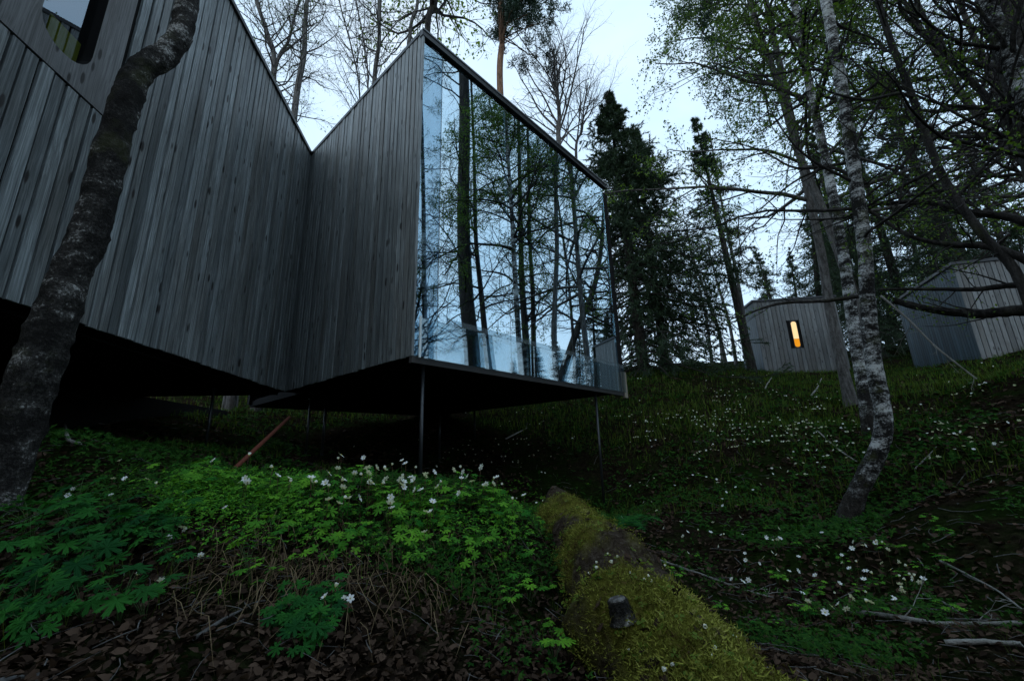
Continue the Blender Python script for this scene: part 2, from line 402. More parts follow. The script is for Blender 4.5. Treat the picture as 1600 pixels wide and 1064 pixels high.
def hit(px, py):
    """pixels (arrays) -> ground points first met by their rays"""
    px = np.atleast_1d(px); py = np.atleast_1d(py); d = RX[None]*((px-800)/F)[:, None] + UP[None]*((532-py)/F)[:, None] + FW[None]
    d /= np.hypot(d[:, 0], d[:, 1])[:, None]
    ts = np.geomspace(.75, 40, 150); res = np.full((len(px), 3), np.nan); todo = np.ones(len(px), bool)
    for t_ in ts:
        i = np.where(todo)[0]
        if not len(i): break
        p = d[i]*t_; g_ = ground(p[:, 0], p[:, 1]); h = p[:, 2] < g_
        res[i[h]] = np.column_stack([p[h, 0], p[h, 1], g_[h]]); todo[i[h]] = False
    return res
# polar sheet: fine ahead of the camera, coarse behind, out to the horizon
na = 460
ang = np.concatenate([np.linspace(-rad(58), rad(58), 340, endpoint=False), np.linspace(rad(58), 2*math.pi-rad(58), 120, endpoint=False)])
rr = np.concatenate([np.geomspace(.12, 30, 210), np.geomspace(32, 900, 24)])
G_x = (rr[:, None]*np.sin(ang)[None]).ravel(); G_y = (rr[:, None]*np.cos(ang)[None]).ravel()
V = np.column_stack([G_x, G_y, ground(G_x, G_y)])
i = np.arange(len(rr)-1)[:, None]*na; j = np.arange(na)[None]; j2 = (j+1) % na
Q = np.stack([i+j, i+na+j, i+na+j2, i+j2], -1).reshape(-1, 4)
mesh_np('ground', np.vstack([V, [[0, 0, V[:na, 2].mean()]]]), [Q, np.stack([np.full(na, len(V)), np.arange(na), (np.arange(na)+1) % na], -1)], ['forest_soil'], smooth=True)['kind'] = 'structure'

# ---------------------------------------------------------------- the house
zb, H, LS, WG = .914, 4.0, 3.16, 4.225
B = Vector((-.976, 3.982, zb)); Z = Vector((0, 0, 1))
dg = Vector((.66892, .74334, 0)); ds = Vector((-.74334, .66892, 0)); ng = Vector((.74334, -.66892, 0))
J = B + ds*LS
el = Vector((.10957, -.99398, 0)); nl = Vector((.99398, .10957, 0))          # wing wall runs from the fold towards the camera
WL = 5.6
house = empty('timber_house', (B.x, B.y, B.z))
tag(house, 'folded timber house on thin steel posts with a wall of mirror-like glass', 'house')
def boards(parent, p0, d, n, length, z0, z1, bw, mats, skip=None, th=.022, seed=1, clip=None):
    r = random.Random(seed); s = 0.; k = 0
    while s < length-.01:
        w_ = min(bw*r.uniform(.93, 1.07), length-s); dep = r.uniform(-.005, .005); jit = r.uniform(-.006, .006)
        spans = [(z0+jit, z1)]
        if skip: spans = skip(s, s+w_, z0+jit, z1)
        for a, b_ in spans:
            if b_-a > .03: box('board', p0 + d*(s+.0085) + Z*a + n*dep, d*(w_-.017), n*th, Z*(b_-a), mats, parent, .0015)
        s += w_; k += 1
# side wall of the glazed box
sw = box('side_wall', B + ds*.03 + dg*.002, ds*(LS-.03), dg*.15, Z*H, ['black_backing'], house)
boards(sw, B, ds, -dg, LS-.012, .0, H-.03, .086, ['weathered_board'], seed=3)
box('corner_board', B + ng*.002 - dg*.022, ds*.0+(-ng)*.0+ds*-.028, dg*.026, Z*(H-.03), ['weathered_board'], sw)
# wing wall
P0 = (3.58, 4.33, 1.5, 3.15)                                                   # window surround: along, along, bottom, top
def wing_skip(a, b_, z0, z1):
    if b_ <= P0[0]+.01 or a >= P0[1]-.01: return [(z0, z1)]
    return [(z0, P0[2]-.012), (P0[3]+.012, z1)]
ww = box('wing_wall', J + el*.0 - nl*.002, el*3.78, -nl*.15, Z*H, ['black_backing'], house)
boards(ww, J + el*.012, el, nl, WL-.012, .0, H-.03, .088, ['weathered_board'], wing_skip, seed=5)
box('wall_backing', J + el*4.14 - nl*.002, el*(WL-4.14), -nl*.15, Z*H, ['black_backing'], ww)
box('wall_backing', J + el*3.78 - nl*.002, el*.36, -nl*.15, Z*1.66, ['black_backing'], ww)
box('wall_backing', J + el*3.78 - nl*.002 + Z*2.95, el*.36, -nl*.15, Z*(H-2.95), ['black_backing'], ww)
# rounded window in a plank surround
W0, W1, WZ0, WZ1, WR = 3.79, 4.15, 1.66, 2.94, .165
def rrect(a, b_, c, d_, r, n=6):
    pts = []
    for cx, cz, t0 in ((b_-r, c+r, -90), (b_-r, d_-r, 0), (a+r, d_-r, 90), (a+r, c+r, 180)):
        for k in range(n+1):
            th = rad(t0+90*k/n); pts.append((cx+r*math.cos(th), cz+r*math.sin(th)))
    return pts
def window(parent, p, d, n, W, depth, surround, mats, pane_m):
    """surround plank with a rounded hole (front, back), reveal and pane"""
    a0, a1, c0, c1 = surround; hole = rrect(*W); nh = len(hole)
    bm = bmesh.new()
    P3 = lambda s, z, t_: p + d*s + Z*z + n*t_ - p
    hv = [bm.verts.new(P3(s, z, .026)) for s, z in hole]; hb = [bm.verts.new(P3(s, z, -depth)) for s, z in hole]
    cx = (W[0]+W[1])/2; cz = (W[2]+W[3])/2
    outer = []
    for q_, (s, z) in enumerate(hole):
        arc, k = divmod(q_, 7); es, ez = ((a1, c0), (a1, c1), (a0, c1), (a0, c0))[arc]
        first_z = arc in (0, 2)                                                # arcs 0, 2 leave from the bottom / top edge
        outer.append((es, ez) if k == 3 else ((s, ez) if (k < 3) == first_z else (es, z)))
    ov = [bm.verts.new(P3(s, z, .026)) for s, z in outer]; ob_ = [bm.verts.new(P3(s, z, -.01)) for s, z in outer]
    for k in range(nh):
        k2 = (k+1) % nh
        bm.faces.new((hv[k], hv[k2], ov[k2], ov[k])); bm.faces.new((ov[k], ov[k2], ob_[k2], ob_[k])); bm.faces.new((hv[k2], hv[k], hb[k], hb[k2])).material_index = 1
    bmesh.ops.recalc_face_normals(bm, faces=bm.faces[:])
    me = bpy.data.meshes.new('window'); bm.to_mesh(me); bm.free()
    wo = put(link('window', me, parent, mats), p, parent)
    bm = bmesh.new(); vv = [bm.verts.new(P3(s, z, -depth*.75)) for s, z in hole]; bm.faces.new(vv)
    me = bpy.data.meshes.new('pane'); bm.to_mesh(me); bm.free(); put(link('pane', me, wo, [pane_m]), p, wo)
    return wo
wo = window(house, J, el, nl, (W0, W1, WZ0, WZ1, WR), .05, P0, ['window_plank', 'black_backing'], 'window_glass')
wo['label'] = 'tall rounded window in a plank surround'
box('curtain', J + el*3.785 - nl*.075 + Z*1.665, el*.22, -nl*.01, Z*.27, ['curtain_yellow'], wo)
# wing volume: soffit, roof, end and back
wid = 3.6
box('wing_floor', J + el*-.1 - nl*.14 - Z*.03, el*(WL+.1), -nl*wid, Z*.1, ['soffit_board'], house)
box('wing_roof', J + el*-.1 - nl*.03 + Z*(H-.2), el*(WL+.1), -nl*wid, Z*.17, ['dark_metal'], house)
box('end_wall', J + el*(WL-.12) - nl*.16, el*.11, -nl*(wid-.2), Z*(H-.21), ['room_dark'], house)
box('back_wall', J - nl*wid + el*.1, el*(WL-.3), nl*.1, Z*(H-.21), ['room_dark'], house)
fl = box('roof_flashing', J + el*-.0 - nl*.05 + Z*(H-.03), el*WL, nl*.098, Z*.05, ['dark_metal'], house)
box('roof_flashing', B - dg*.034 + Z*(H-.03) + ds*.0, ds*(LS-.03), dg*.1, Z*.05, ['dark_metal'], house)
# glazed box: floor slab, roof, other walls, room
A_ = B - ds*.0
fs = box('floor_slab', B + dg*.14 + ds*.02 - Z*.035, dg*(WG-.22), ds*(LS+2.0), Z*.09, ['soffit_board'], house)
box('slab_edge', B + ng*-.015 - Z*.07 - dg*.02, dg*(WG+.03), ng*.05, Z*.068, ['slab_edge'], fs)
rf = box('roof', B + dg*.02 + ds*.06 + Z*(H-.16), dg*(WG-.04), ds*(LS+2.2), Z*.14, ['soffit_board'], house)
box('roof_edge', B - dg*.034 + ng*-.02 + Z*(H-.075), dg*(WG+.06), ng*.06, Z*.072, ['dark_metal'], rf)
box('roof_edge', B - dg*.034 + ng*-.04 + Z*(H-.001), dg*(WG+.06), ng*.09, Z*.022, ['edge_metal'], rf)
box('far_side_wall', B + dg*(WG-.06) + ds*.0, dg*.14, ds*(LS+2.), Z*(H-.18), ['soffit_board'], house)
box('end_board', B + dg*(WG-.02) + ng*.004 - Z*.10, dg*.09, ng*.05, Z*.44, ['pale_wood'], house)
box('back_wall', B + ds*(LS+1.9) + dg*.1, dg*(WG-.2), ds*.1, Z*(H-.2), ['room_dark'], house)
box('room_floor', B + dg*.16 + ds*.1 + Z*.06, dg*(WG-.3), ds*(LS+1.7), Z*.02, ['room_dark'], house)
# glass wall
gw = empty('glass_wall', (0, 0, 0)); gw.parent = house; put(gw, B, house)
gw['label'] = 'tall frameless glass wall mirroring bare trees'
joints = [.30, 1.44, 2.80, WG-.062]
box('pane', B + dg*.012 + Z*.0, dg*.284, ds*.012, Z*(H-.08), ['corner_glass'], gw)
box('panel', B + dg*.02 + ds*.05 + Z*.01, dg*.25, ds*.03, Z*(H-.2), ['grey_panel'], gw)
for a, b_ in zip(joints[:-1], joints[1:]):
    box('pane', B + dg*(a+.004), dg*(b_-a-.008), ds*.012, Z*(H-.08), ['coated_glass'], gw)
for a in joints[:-1]:
    box('seal', B + dg*(a-.003) + ds*.001, dg*.006, ds*.012, Z*(H-.081), ['dark_metal'], gw)
for a in joints[1:-1]:
    box('mullion', B + dg*(a-.018) + ds*.022, dg*.036, ds*.06, Z*(H-.18), ['dark_metal'], gw)
box('corner_seal', B + dg*-.001, dg*.011, ds*.03, Z*(H-.08), ['dark_metal'], gw)
ba = box('glass_balustrade', B + ng*.07 + dg*.05 - Z*.02, dg*(WG-.08), ng*.012, Z*.40, ['rail_glass'], house)
box('rail_band', B + ng*.071 + dg*.36 + Z*.381, dg*(WG-.40), ng*.01, Z*.062, ['frosted_band'], ba)
box('glass_edge', B + ng*.068 + dg*.028 - Z*.02, dg*.02, ng*.014, Z*.42, ['glass_edge'], ba)
box('shade_screen', J - el*2.2 - nl*1.9 - Z*1.6, el*(WL+2.2), -nl*.2, Z*1.56, ['black_backing'], house)  # added black screen: shuts out back light, stands for shade under the wing
# posts
def post(p, r=.019, mt='post_steel'):
    z1 = gz(p.x, p.y)-.1
    o = tube_obj('post', [(p.x, p.y, z1), (p.x, p.y, p.z)], [r, r], 12, [mt], house)
    tube_obj('base_plate', [(p.x, p.y, p.z-.02), (p.x, p.y, p.z)], [r*1.9, r*1.9], 8, [mt], o)
post(B + dg*.18 + ds*.06 - Z*.034)
post(B + dg*3.44 + ds*.06 - Z*.034)
post(B + dg*2.4 + ds*2.6 - Z*.034); post(B + dg*.5 + ds*2.9 - Z*.034); post(B + dg*3.5 + ds*2.9 - Z*.034)
q = onz(335, 606, zb-.1); post(Vector((q[0], q[1], zb-.101)), .016)
q = onz(484, 640, zb-.1); post(Vector((q[0]*.8, q[1]*.8, zb-.101)), .015)
a = at(452, 652, 5.0); b_ = at(345, 752, 3.4)
tube_obj('brace', [tuple(a), tuple(b_)], [.016, .016], 10, ['rusty_steel'], house)['label'] = 'slanting rust-red steel brace'

# ---------------------------------------------------------------- trees
UPV = np.array([0, 0, 1.])
def unit(v): return v/(np.linalg.norm(v, axis=-1, keepdims=True)+1e-9)
def spawn(r, P, Rd, n, t0, t1, ang, length, K, wob, trop, rk, taper=.7, fall=.6, rmin=.0015, angv=.25):
    """n children on each parent path; returns paths and radii"""
    Np, Kp = Rd.shape
    idx = np.repeat(np.arange(Np), n); M_ = len(idx)
    t_ = t0+(t1-t0)*((np.tile(np.arange(n), Np)+r.random(M_))/n)
    u = t_*(Kp-1); i0 = np.clip(u.astype(int), 0, Kp-2); f = (u-i0)[:, None]
    p = P[idx, i0]*(1-f)+P[idx, i0+1]*f; tan = unit(P[idx, i0+1]-P[idx, i0]); rp = Rd[idx, i0]*(1-f[:, 0])+Rd[idx, i0+1]*f[:, 0]
    v = r.normal(size=(M_, 3)); v = unit(v-(v*tan).sum(1, keepdims=True)*tan)
    an = ang*(1+angv*r.normal(size=(M_, 1)))
    d = unit(np.cos(an)*tan+np.sin(an)*v)
    rel = (t_-t0)/max(t1-t0, 1e-6)
    ln = (length if np.isscalar(length) else length[idx])*(1-fall*rel)*r.uniform(.65, 1.25, M_)
    out = np.empty((M_, K, 3)); out[:, 0] = p; st = (ln/(K-1))[:, None]
    for k in range(1, K):
        d = unit(d+wob*r.normal(size=(M_, 3))+trop*UPV); out[:, k] = out[:, k-1]+d*st
    r0 = np.clip(np.minimum(rp*taper, ln*rk), rmin, None)
    rad_ = r0[:, None]*np.linspace(1, .22, K)[None]; rad_ = np.maximum(rad_, rmin*.6)
    return out, rad_, ln
def leaf_quads(r, p, size, aspect=.55, droop=.0):
    """one folded diamond leaf at each point"""
    n = len(p); d = unit(r.normal(size=(n, 3))+np.array([0, 0, -droop])); s = unit(np.cross(d, r.normal(size=(n, 3))))
    z = size*r.uniform(.6, 1.3, (n, 1))
    V = np.stack([p, p+d*z*.5+s*z*aspect*.5, p+d*z, p+d*z*.5-s*z*aspect*.5], 1).reshape(-1, 3)
    return V, np.arange(n*4).reshape(-1, 4)
def strips(p, d, s, ln, wd):
    """thin pointed blades: triangles from p along d"""
    n = len(p); V = np.stack([p-s*wd, p+s*wd, p+d*ln], 1).reshape(-1, 3)
    return V, np.arange(n*3).reshape(-1, 3)
class Acc:
    def __init__(s): s.V = []; s.F = []; s.M = []; s.S = []; s.n = 0
    def add(s, V, Q, mi=0, sm=True):
        s.V.append(V); s.F.append(Q+s.n); s.M.append(np.full(len(Q), mi)); s.S.append(np.full(len(Q), sm)); s.n += len(V)
    def build(s, name, mats, parent, org=None):
        V = np.concatenate(s.V)
        if org is not None: V = V-np.asarray(org)
        return mesh_np(name, V, s.F, mats, parent, s.M, smooth=s.S)
def trunk_path(pts, n=26): return smooth_path(np.array(pts, float), n)
TREES = []
def root(name, p, label, group=None, cat='tree'):
    e = empty(name, tuple(p)); tag(e, label, cat, group); return e
def broadleaf(name, label, path, r0, r1, seed, bark, twig='twig_bark', limbs=22, lt=(.25, .98), limb_len=2.2, sub=7, twigs=7, leaves=0, leaf_size=.04, leafm='birch_leaf',
              ang=.9, trop=.06, group=None, rough=.0, stems=(), S=14, ltp=.62, tw_len=.45, rk=.012, flare=1.35, npath=40, fq=11., droop=.0, rmin=.0022):
    r = np.random.default_rng(seed); P = trunk_path(path, npath); n = len(P)
    org = P[0].copy(); e = root(name, org, label, group)
    R0 = r0+(r1-r0)*np.linspace(0, 1, n)**.85; nf = max(4, n//10); R0[:nf] *= 1+(flare-1)*np.linspace(1, 0, nf)**1.6
    tr = Acc(); paths = [(P, R0)]
    for st, a0, a1 in stems:
        q = trunk_path(st, npath); paths.append((q, a0+(a1-a0)*np.linspace(0, 1, npath)))
    PP = np.stack([p for p, _ in paths]); RR = np.stack([q for _, q in paths])
    V, Q = tubes(PP, RR, S)
    if rough:
        ctr = np.repeat(PP.reshape(-1, 3), S, 0); nn = .55*(fbm((V-org)*np.array([fq, fq, fq*.5])+seed)-.5)+.45*(fbm((V-org)*np.array([fq, fq, fq*1.4])*3.2+seed)-.5)
        V = ctr+(V-ctr)*(1+rough*2*nn[:, None])
    tr.add(V, Q)
    L1, Q1, ln1 = spawn(r, PP, RR, limbs, lt[0], lt[1], ang, limb_len, 9, .16, trop, rk, ltp, .55)
    V, Q = tubes(L1, Q1, 6); tr.add(V, Q, 1)
    tr.build('trunk', [bark, 'grey_bark' if bark == 'grey_bark' else 'dark_bark'], e, org)
    cr_ = Acc()
    L2, Q2, ln2 = spawn(r, L1, Q1, sub, .15, .98, .85, ln1*.5, 6, .2, trop, rk, .6, .45, rmin=rmin)
    V, Q = tubes(L2, Q2, 4); cr_.add(V, Q, 0)
    L3, Q3, ln3 = spawn(r, L2, Q2, twigs, .1, 1., .75, np.minimum(ln2*.55, tw_len), 4, .22, trop-droop, rk, .6, .3, rmin=rmin*.8)
    V, Q = tubes(L3, Q3, 3); cr_.add(V, Q, 0)
    if leaves:
        pts = np.repeat(L3[:, 1:].reshape(-1, 3), leaves, 0) if leaves >= 1 else L3[:, 1:].reshape(-1, 3)[r.random(len(L3)*3) < leaves]
        pts = pts+r.normal(size=pts.shape)*leaf_size*.6
        V, Q = leaf_quads(r, pts, leaf_size); cr_.add(V, Q, 1, False)
    cr_.build('crown', [twig, leafm], e, org)
    return e
def spruce(name, label, base, top, r0, seed, width, n=150, start=.12, group=None, sub=11, dense=5, nl=.15, sag=.12):
    r = np.random.default_rng(seed); base = np.array(base, float); top = np.array(top, float)
    e = root(name, base, label, group); Hh = np.linalg.norm(top-base)
    P = base+(top-base)*np.linspace(0, 1, 30)[:, None]; Rr = r0*(1-np.linspace(0, 1, 30))**.8+.006
    tr = Acc(); V, Q = tubes(P[None], Rr[None], 10); tr.add(V, Q)
    t_ = start+(1-start)*np.sort(r.random(n))**.9; az = r.random(n)*6.283
    prof = np.clip((1-t_)**.85, .03, 1)*width*r.uniform(.55, 1.15, n)
    K = 8; d = np.column_stack([np.sin(az), np.cos(az), np.full(n, -.05)+.5*(t_-.4)]); d = unit(d)
    L1 = np.empty((n, K, 3)); L1[:, 0] = base+(top-base)*t_[:, None]; st = (prof/(K-1))[:, None]
    for k in range(1, K):
        d = unit(d+r.normal(size=(n, 3))*.07+UPV*(-sag if k < 5 else sag*1.6)); L1[:, k] = L1[:, k-1]+d*st
    R1 = np.clip(prof*.012, .004, .03)[:, None]*np.linspace(1, .25, K)[None]
    V, Q = tubes(L1, R1, 4); tr.add(V, Q); tr.build('trunk', ['dark_bark'], e, base)
    ac = Acc()
    L2, R2, ln2 = spawn(r, L1, R1, sub, .12, 1., .95, np.clip(prof*.42, .12, .9), 5, .12, -.10, .01, .6, .5)
    V, Q = tubes(L2, R2, 3); ac.add(V, Q, 0)
    for Lx in (L1, L2):
        a = Lx[:, :-1].reshape(-1, 3); b = Lx[:, 1:].reshape(-1, 3)
        k = dense; f = r.random((len(a)*k, 1)); p = np.repeat(a, k, 0)*(1-f)+np.repeat(b, k, 0)*f
        tan = np.repeat(unit(b-a), k, 0); dd = unit(tan*.9+r.normal(size=p.shape)*.55+UPV*-.12); s = unit(np.cross(dd, r.normal(size=p.shape)))
        V, Q = strips(p, dd, s, nl*r.uniform(.5, 1.3, (len(p), 1)), nl*.11); ac.add(V, Q, 1, False)
    ac.build('crown', ['twig_bark', 'spruce_needle'], e, base)
    return e
def pine(name, label, path, r0, r1, seed, start=.45, n=34, limb=1.6, group=None, tuft=16, nl=.1, bark='pine_bark', side=None, sub=6, needles='pine_needle', tpt=2):
    r = np.random.default_rng(seed); P = trunk_path(path, 40); org = P[0].copy(); e = root(name, org, label, group)
    R0 = r0+(r1-r0)*np.linspace(0, 1, 40); tr = Acc(); V, Q = tubes(P[None], R0[None], 10); tr.add(V, Q)
    L1, R1, l1 = spawn(r, P[None], R0[None], n, start, 1., 1.25, limb, 8, .17, .05, .013, .5, .5)
    if side is not None:
        keep = ((L1[:, -1]-L1[:, 0]) @ np.array(side)) > -.25*l1; L1, R1, l1 = L1[keep], R1[keep], l1[keep]
    V, Q = tubes(L1, R1, 4); tr.add(V, Q); tr.build('trunk', [bark], e, org)
    ac = Acc(); L2, R2, l2 = spawn(r, L1, R1, sub, .35, 1., .8, l1*.4, 5, .2, .06, .012, .6, .3)
    V, Q = tubes(L2, R2, 3); ac.add(V, Q, 0)
    tips = np.concatenate([L2[:, -k] for k in range(1, 1+tpt)]); tn = np.concatenate([unit(L2[:, -1]-L2[:, -2])]*tpt)
    p = np.repeat(tips, tuft, 0)+r.normal(size=(len(tips)*tuft, 3))*nl*.55; dd = unit(np.repeat(tn, tuft, 0)*.7+r.normal(size=p.shape)*.8+UPV*.2); s = unit(np.cross(dd, r.normal(size=p.shape)))
    V, Q = strips(p, dd, s, nl*r.uniform(.6, 1.3, (len(p), 1)), nl*.10); ac.add(V, Q, 1, False)
    ac.build('crown', ['twig_bark', needles], e, org)
    return e
def copy_tree(src, loc, label, rz=0, scale=1., name=None):
    c = src.copy(); C.objects.link(c); c.location = loc; c.rotation_euler = (0, 0, rz); c.scale = (scale,)*3; c['label'] = label
    for ch in [o for o in C.objects if o.parent == src]:
        k = ch.copy(); C.objects.link(k); k.parent = c
    return c
def pick(pts, dist): return [at(x, y, (d[0] if d else dist)) for x, y, *d in pts]
def foot(p, depth=.12):
    p = np.array(p, float); p[2] = gz(p[0], p[1])-depth; return p
def rooted(pts):
    return [foot(pts[0])]+list(pts[1:])

# near birch in front of the wing wall
lb = pick([(2,735),(30,660),(62,560),(98,462),(132,380),(158,300),(182,205),(203,145),(220,110),(254,88),(279,60),(290,20),(295,-10),(300,-70),(308,-160),(330,-260)], 2.55)
broadleaf('birch_tree', 'dark crooked birch trunk leaning before the timber wing wall', rooted(lb), .077, .045, 11, 'old_birch_bark', limbs=5, lt=(.9, .99), limb_len=1.2, sub=4, twigs=4, leaves=1, leaf_size=.03,
          rough=.42, S=48, npath=130, fq=13., flare=1.0)
# crooked white birch on the slope, right
rb = pick([(1318,826),(1338,775),(1372,705),(1380,650),(1364,560),(1356,470),(1350,380),(1334,260),(1314,130),(1290,0),(1268,-120),(1240,-300),(1215,-480)], 5.0)
broadleaf('birch_tree', 'white birch with a crooked mossy foot standing on the flowery slope', rooted(rb), .078, .04, 12, 'birch_bark', limbs=24, lt=(.5, .99), limb_len=1.9, sub=8, twigs=8, leaves=2, leaf_size=.03,
          rough=.26, S=30, npath=120, ang=1.15, trop=.03, flare=1.7, tw_len=.3, rmin=.0013, ltp=.32)
# birches and a pine sharing the clump behind it
cb = pick([(1352,640),(1335,520),(1318,400),(1292,260),(1262,120),(1240,0),(1218,-120),(1180,-300)], 7.6)
broadleaf('birch_tree', 'leafy birch close behind the crooked white birch', rooted(cb), .085, .04, 13, 'birch_bark', limbs=44, lt=(.5, .99), limb_len=2.8, sub=9, twigs=8, leaves=4, leaf_size=.05, ang=1.1, trop=.0, droop=.08, rmin=.0016)
pp = pick([(1362,640),(1334,470),(1290,340),(1248,240),(1215,130),(1190,60),(1165,-20),(1140,-120)], 9.)
pine('pine_tree', 'slanting pine with bare brown trunk left of the birch clump', rooted(pp), .08, .045, 14, .5, 26, 2.2, tuft=18, nl=.12, bark='grey_bark')
cb2 = pick([(1325,610),(1300,500),(1280,380),(1240,200),(1205,40),(1180,-80),(1160,-220)], 10.)
broadleaf('birch_tree', 'wide birch crown with fresh leaves against the sky gap', rooted(cb2), .095, .045, 15, 'grey_bark', limbs=52, lt=(.36, .99), limb_len=4.2, sub=9, twigs=8, leaves=4, leaf_size=.06, ang=1.15, trop=-.01, droop=.08, rmin=.0025)
# dark leaning trunks, far right
t1 = pick([(1640,560),(1590,430),(1530,360),(1470,270),(1425,150),(1390,60),(1372,0),(1350,-90)], 5.)
broadleaf('alder_tree', 'dark leaning leafless stem before the far cabin', rooted([t1[0]+np.array([.25, 0, 0])]+t1), .036, .024, 16, 'dark_bark', limbs=18, lt=(.4, .98), limb_len=1.5, sub=6, twigs=7, leaves=.1, leaf_size=.022, ang=1., trop=.05, rmin=.0014)
t2 = pick([(1720,520),(1650,330),(1590,215),(1540,150),(1480,90),(1440,20),(1410,-60)], 5.6)
broadleaf('alder_tree', 'dark bare stem arching in from the picture edge above the far cabin', rooted([t2[0]+np.array([.9, 0, 0])]+t2), .042, .018, 17, 'dark_bark', limbs=20, lt=(.35, .98), limb_len=1.5, sub=6, twigs=7, leaves=.12, leaf_size=.024, ang=1., trop=.04, rmin=.0014)
t3 = pick([(1780,640),(1690,380),(1640,240),(1590,120),(1555,40),(1530,-30),(1500,-130)], 5.4)
broadleaf('birch_tree', 'white birch stem leaning out of the upper corner beside dark stems', rooted([t3[0]+np.array([.9, 0, 0])]+t3), .08, .06, 18, 'birch_bark', limbs=22, lt=(.4, .98), limb_len=1.9, sub=7, twigs=7, leaves=.25, leaf_size=.026, ang=1., rmin=.0014)
# low dead limbs reaching across in front of the cabins
def limb(name, label, pts, r0, r1, m_, seed, n=6, ln=.5, leaves=0, group=None, tw=4):
    P = smooth_path(np.array(pts), 22); org = P[0].copy(); r = np.random.default_rng(seed); e = root(name, org, label, group, 'branch')
    R0 = np.linspace(r0, r1, 22); a = Acc(); V, Q = tubes(P[None], R0[None], 8); V = V+(fbm(V*30.+seed)-.5)[:, None]*r0*.8; a.add(V, Q); a.build('stem', [m_], e, org)
    if n:
        b = Acc(); L1, R1, l1 = spawn(r, P[None], R0[None], n, .25, 1., .8, ln, 7, .2, .0, .014, .6, .4, rmin=.002); V, Q = tubes(L1, R1, 4); b.add(V, Q)
        L2, R2, l2 = spawn(r, L1, R1, tw, .2, 1., .8, l1*.45, 5, .22, .0, .012, .6, .4, rmin=.0015); V, Q = tubes(L2, R2, 3); b.add(V, Q)
        mm = [m_]
        if leaves:
            p = L2.reshape(-1, 3); V, Q = leaf_quads(r, p+r.normal(size=p.shape)*.02, .028); b.add(V, Q, 1, False); mm = [m_, 'birch_leaf']
        b.build('twigs', mm, e, org)['kind'] = 'stuff'
    return e
limb('dead_limb', 'dark mossy limb bent low over the lit cabin roof', pick([(1352,462),(1290,470),(1220,474),(1180,486),(1150,496),(1090,488)], 5.1), .022, .005, 'dark_bark', 31, 9, .4, 1)
limb('dead_limb', 'pale slanting dead limb hanging from the crooked birch', pick([(1376,462),(1420,500),(1460,540),(1500,572),(1526,592)], 4.9), .009, .005, 'pale_deadwood', 32, 5, .3)
limb('dead_limb', 'thick dark limb lying level across the far cabin', pick([(1640,482),(1580,486),(1520,490),(1460,484),(1395,470)], 5.6), .055, .03, 'dark_bark', 33, 7, .6, 1)
limb('dead_limb', 'long level grey limb crossing the far cabin wall above the dark one', pick([(1640,445),(1580,446),(1520,452),(1450,452),(1375,452)], 5.2), .03, .01, 'dark_bark', 34, 8, .5, 1)
limb('dead_limb', 'dark bowed limb over the far cabin roof', pick([(1640,430),(1590,400),(1540,385),(1480,382),(1420,368),(1360,330)], 5.0), .035, .014, 'dark_bark', 35, 10, .6, 1)
limb('dead_limb', 'dark limb with fresh leaves rising left of the birch', pick([(1352,288),(1300,262),(1240,262),(1180,232),(1090,212)], 5.1), .02, .004, 'dark_bark', 36, 12, .5, 1)
limb('dead_limb', 'long dark limb sagging above the dark bowed limb', pick([(1640,365),(1580,340),(1500,330),(1440,315),(1365,320)], 5.3), .04, .016, 'dark_bark', 37, 10, .7, 1)
limb('dead_limb', 'thin broken limb pointing down and left from the birch clump', pick([(1345,250),(1290,262),(1240,285),(1190,325),(1178,333)], 6.), .02, .005, 'dark_bark', 38, 4, .3)

# conifers on the slope
def vert(px, py, dist, hgt, lean=(0, 0)):
    b = at(px, py, dist); b = foot(b, .3); return b, b+np.array([lean[0], lean[1], hgt])
b = foot(at(1006, 574, 15), .3); t_ = at(950, 150, 15); spruce('spruce_tree', 'tall dark spruce right behind the glass end', b, t_, .2, 21, 5.2, 260, .03, dense=9, sub=15, nl=.13)
b = foot(at(1040, 572, 16.5), .3); t_ = at(992, 205, 16.5); spruce('spruce_tree', 'second dark spruce beside the sky gap', b, t_, .18, 22, 4.2, 200, .06, dense=9, sub=13, nl=.13)
b = foot(at(1178, 588, 17), .3); t_ = at(1086, 186, 17); spruce('spruce_tree', 'slim sparse spruce alone in the sky gap', b, t_, .16, 23, 2.4, 105, .3, sub=9, dense=6, sag=.06, nl=.13)
b, t_ = vert(1560, 560, 24, 14., (-1.5, 0)); sp3 = spruce('spruce_tree', 'broad dark spruce behind the far cabin', b, t_, .25, 24, 3.4, 170, .05)
for k, (x, y, d_, s_, lb_) in enumerate([(1440, 570, 26, .95, 'narrow dark spruce between birch clump and far cabin'), (1290, 575, 26, .7, 'bushy spruce rising behind the lit cabin'), (1385, 575, 24, .66, 'low wide spruce right of the lit cabin')]):
    copy_tree(sp3, tuple(foot(at(x, y, d_), .3)), lb_, .6+k*2.3, s_)
for k, (x, y, d_, s_, lb_) in enumerate([(1350, 570, 30, 1.0, 'distant dark spruce peeping over the lit cabin')]):
    copy_tree(sp3, tuple(foot(at(x, y, d_), .3)), lb_, 1.+k*1.7, s_)
for k, (x, d_, s_) in enumerate([(1235, 34, .62), (1262, 30, .5), (1310, 36, .75), (1345, 33, .66), (1400, 34, .8), (1418, 28, .6), (1465, 36, .85), (1490, 29, .62), (1535, 33, .78), (1590, 30, .72), (1640, 34, .9), (1210, 40, .55)]):
    copy_tree(sp3, tuple(foot(at(x, 570, d_), .3)), 'dark spruce in the far wood behind the cabins', k*1.3, s_)['group'] = 'spruces in the far wood'
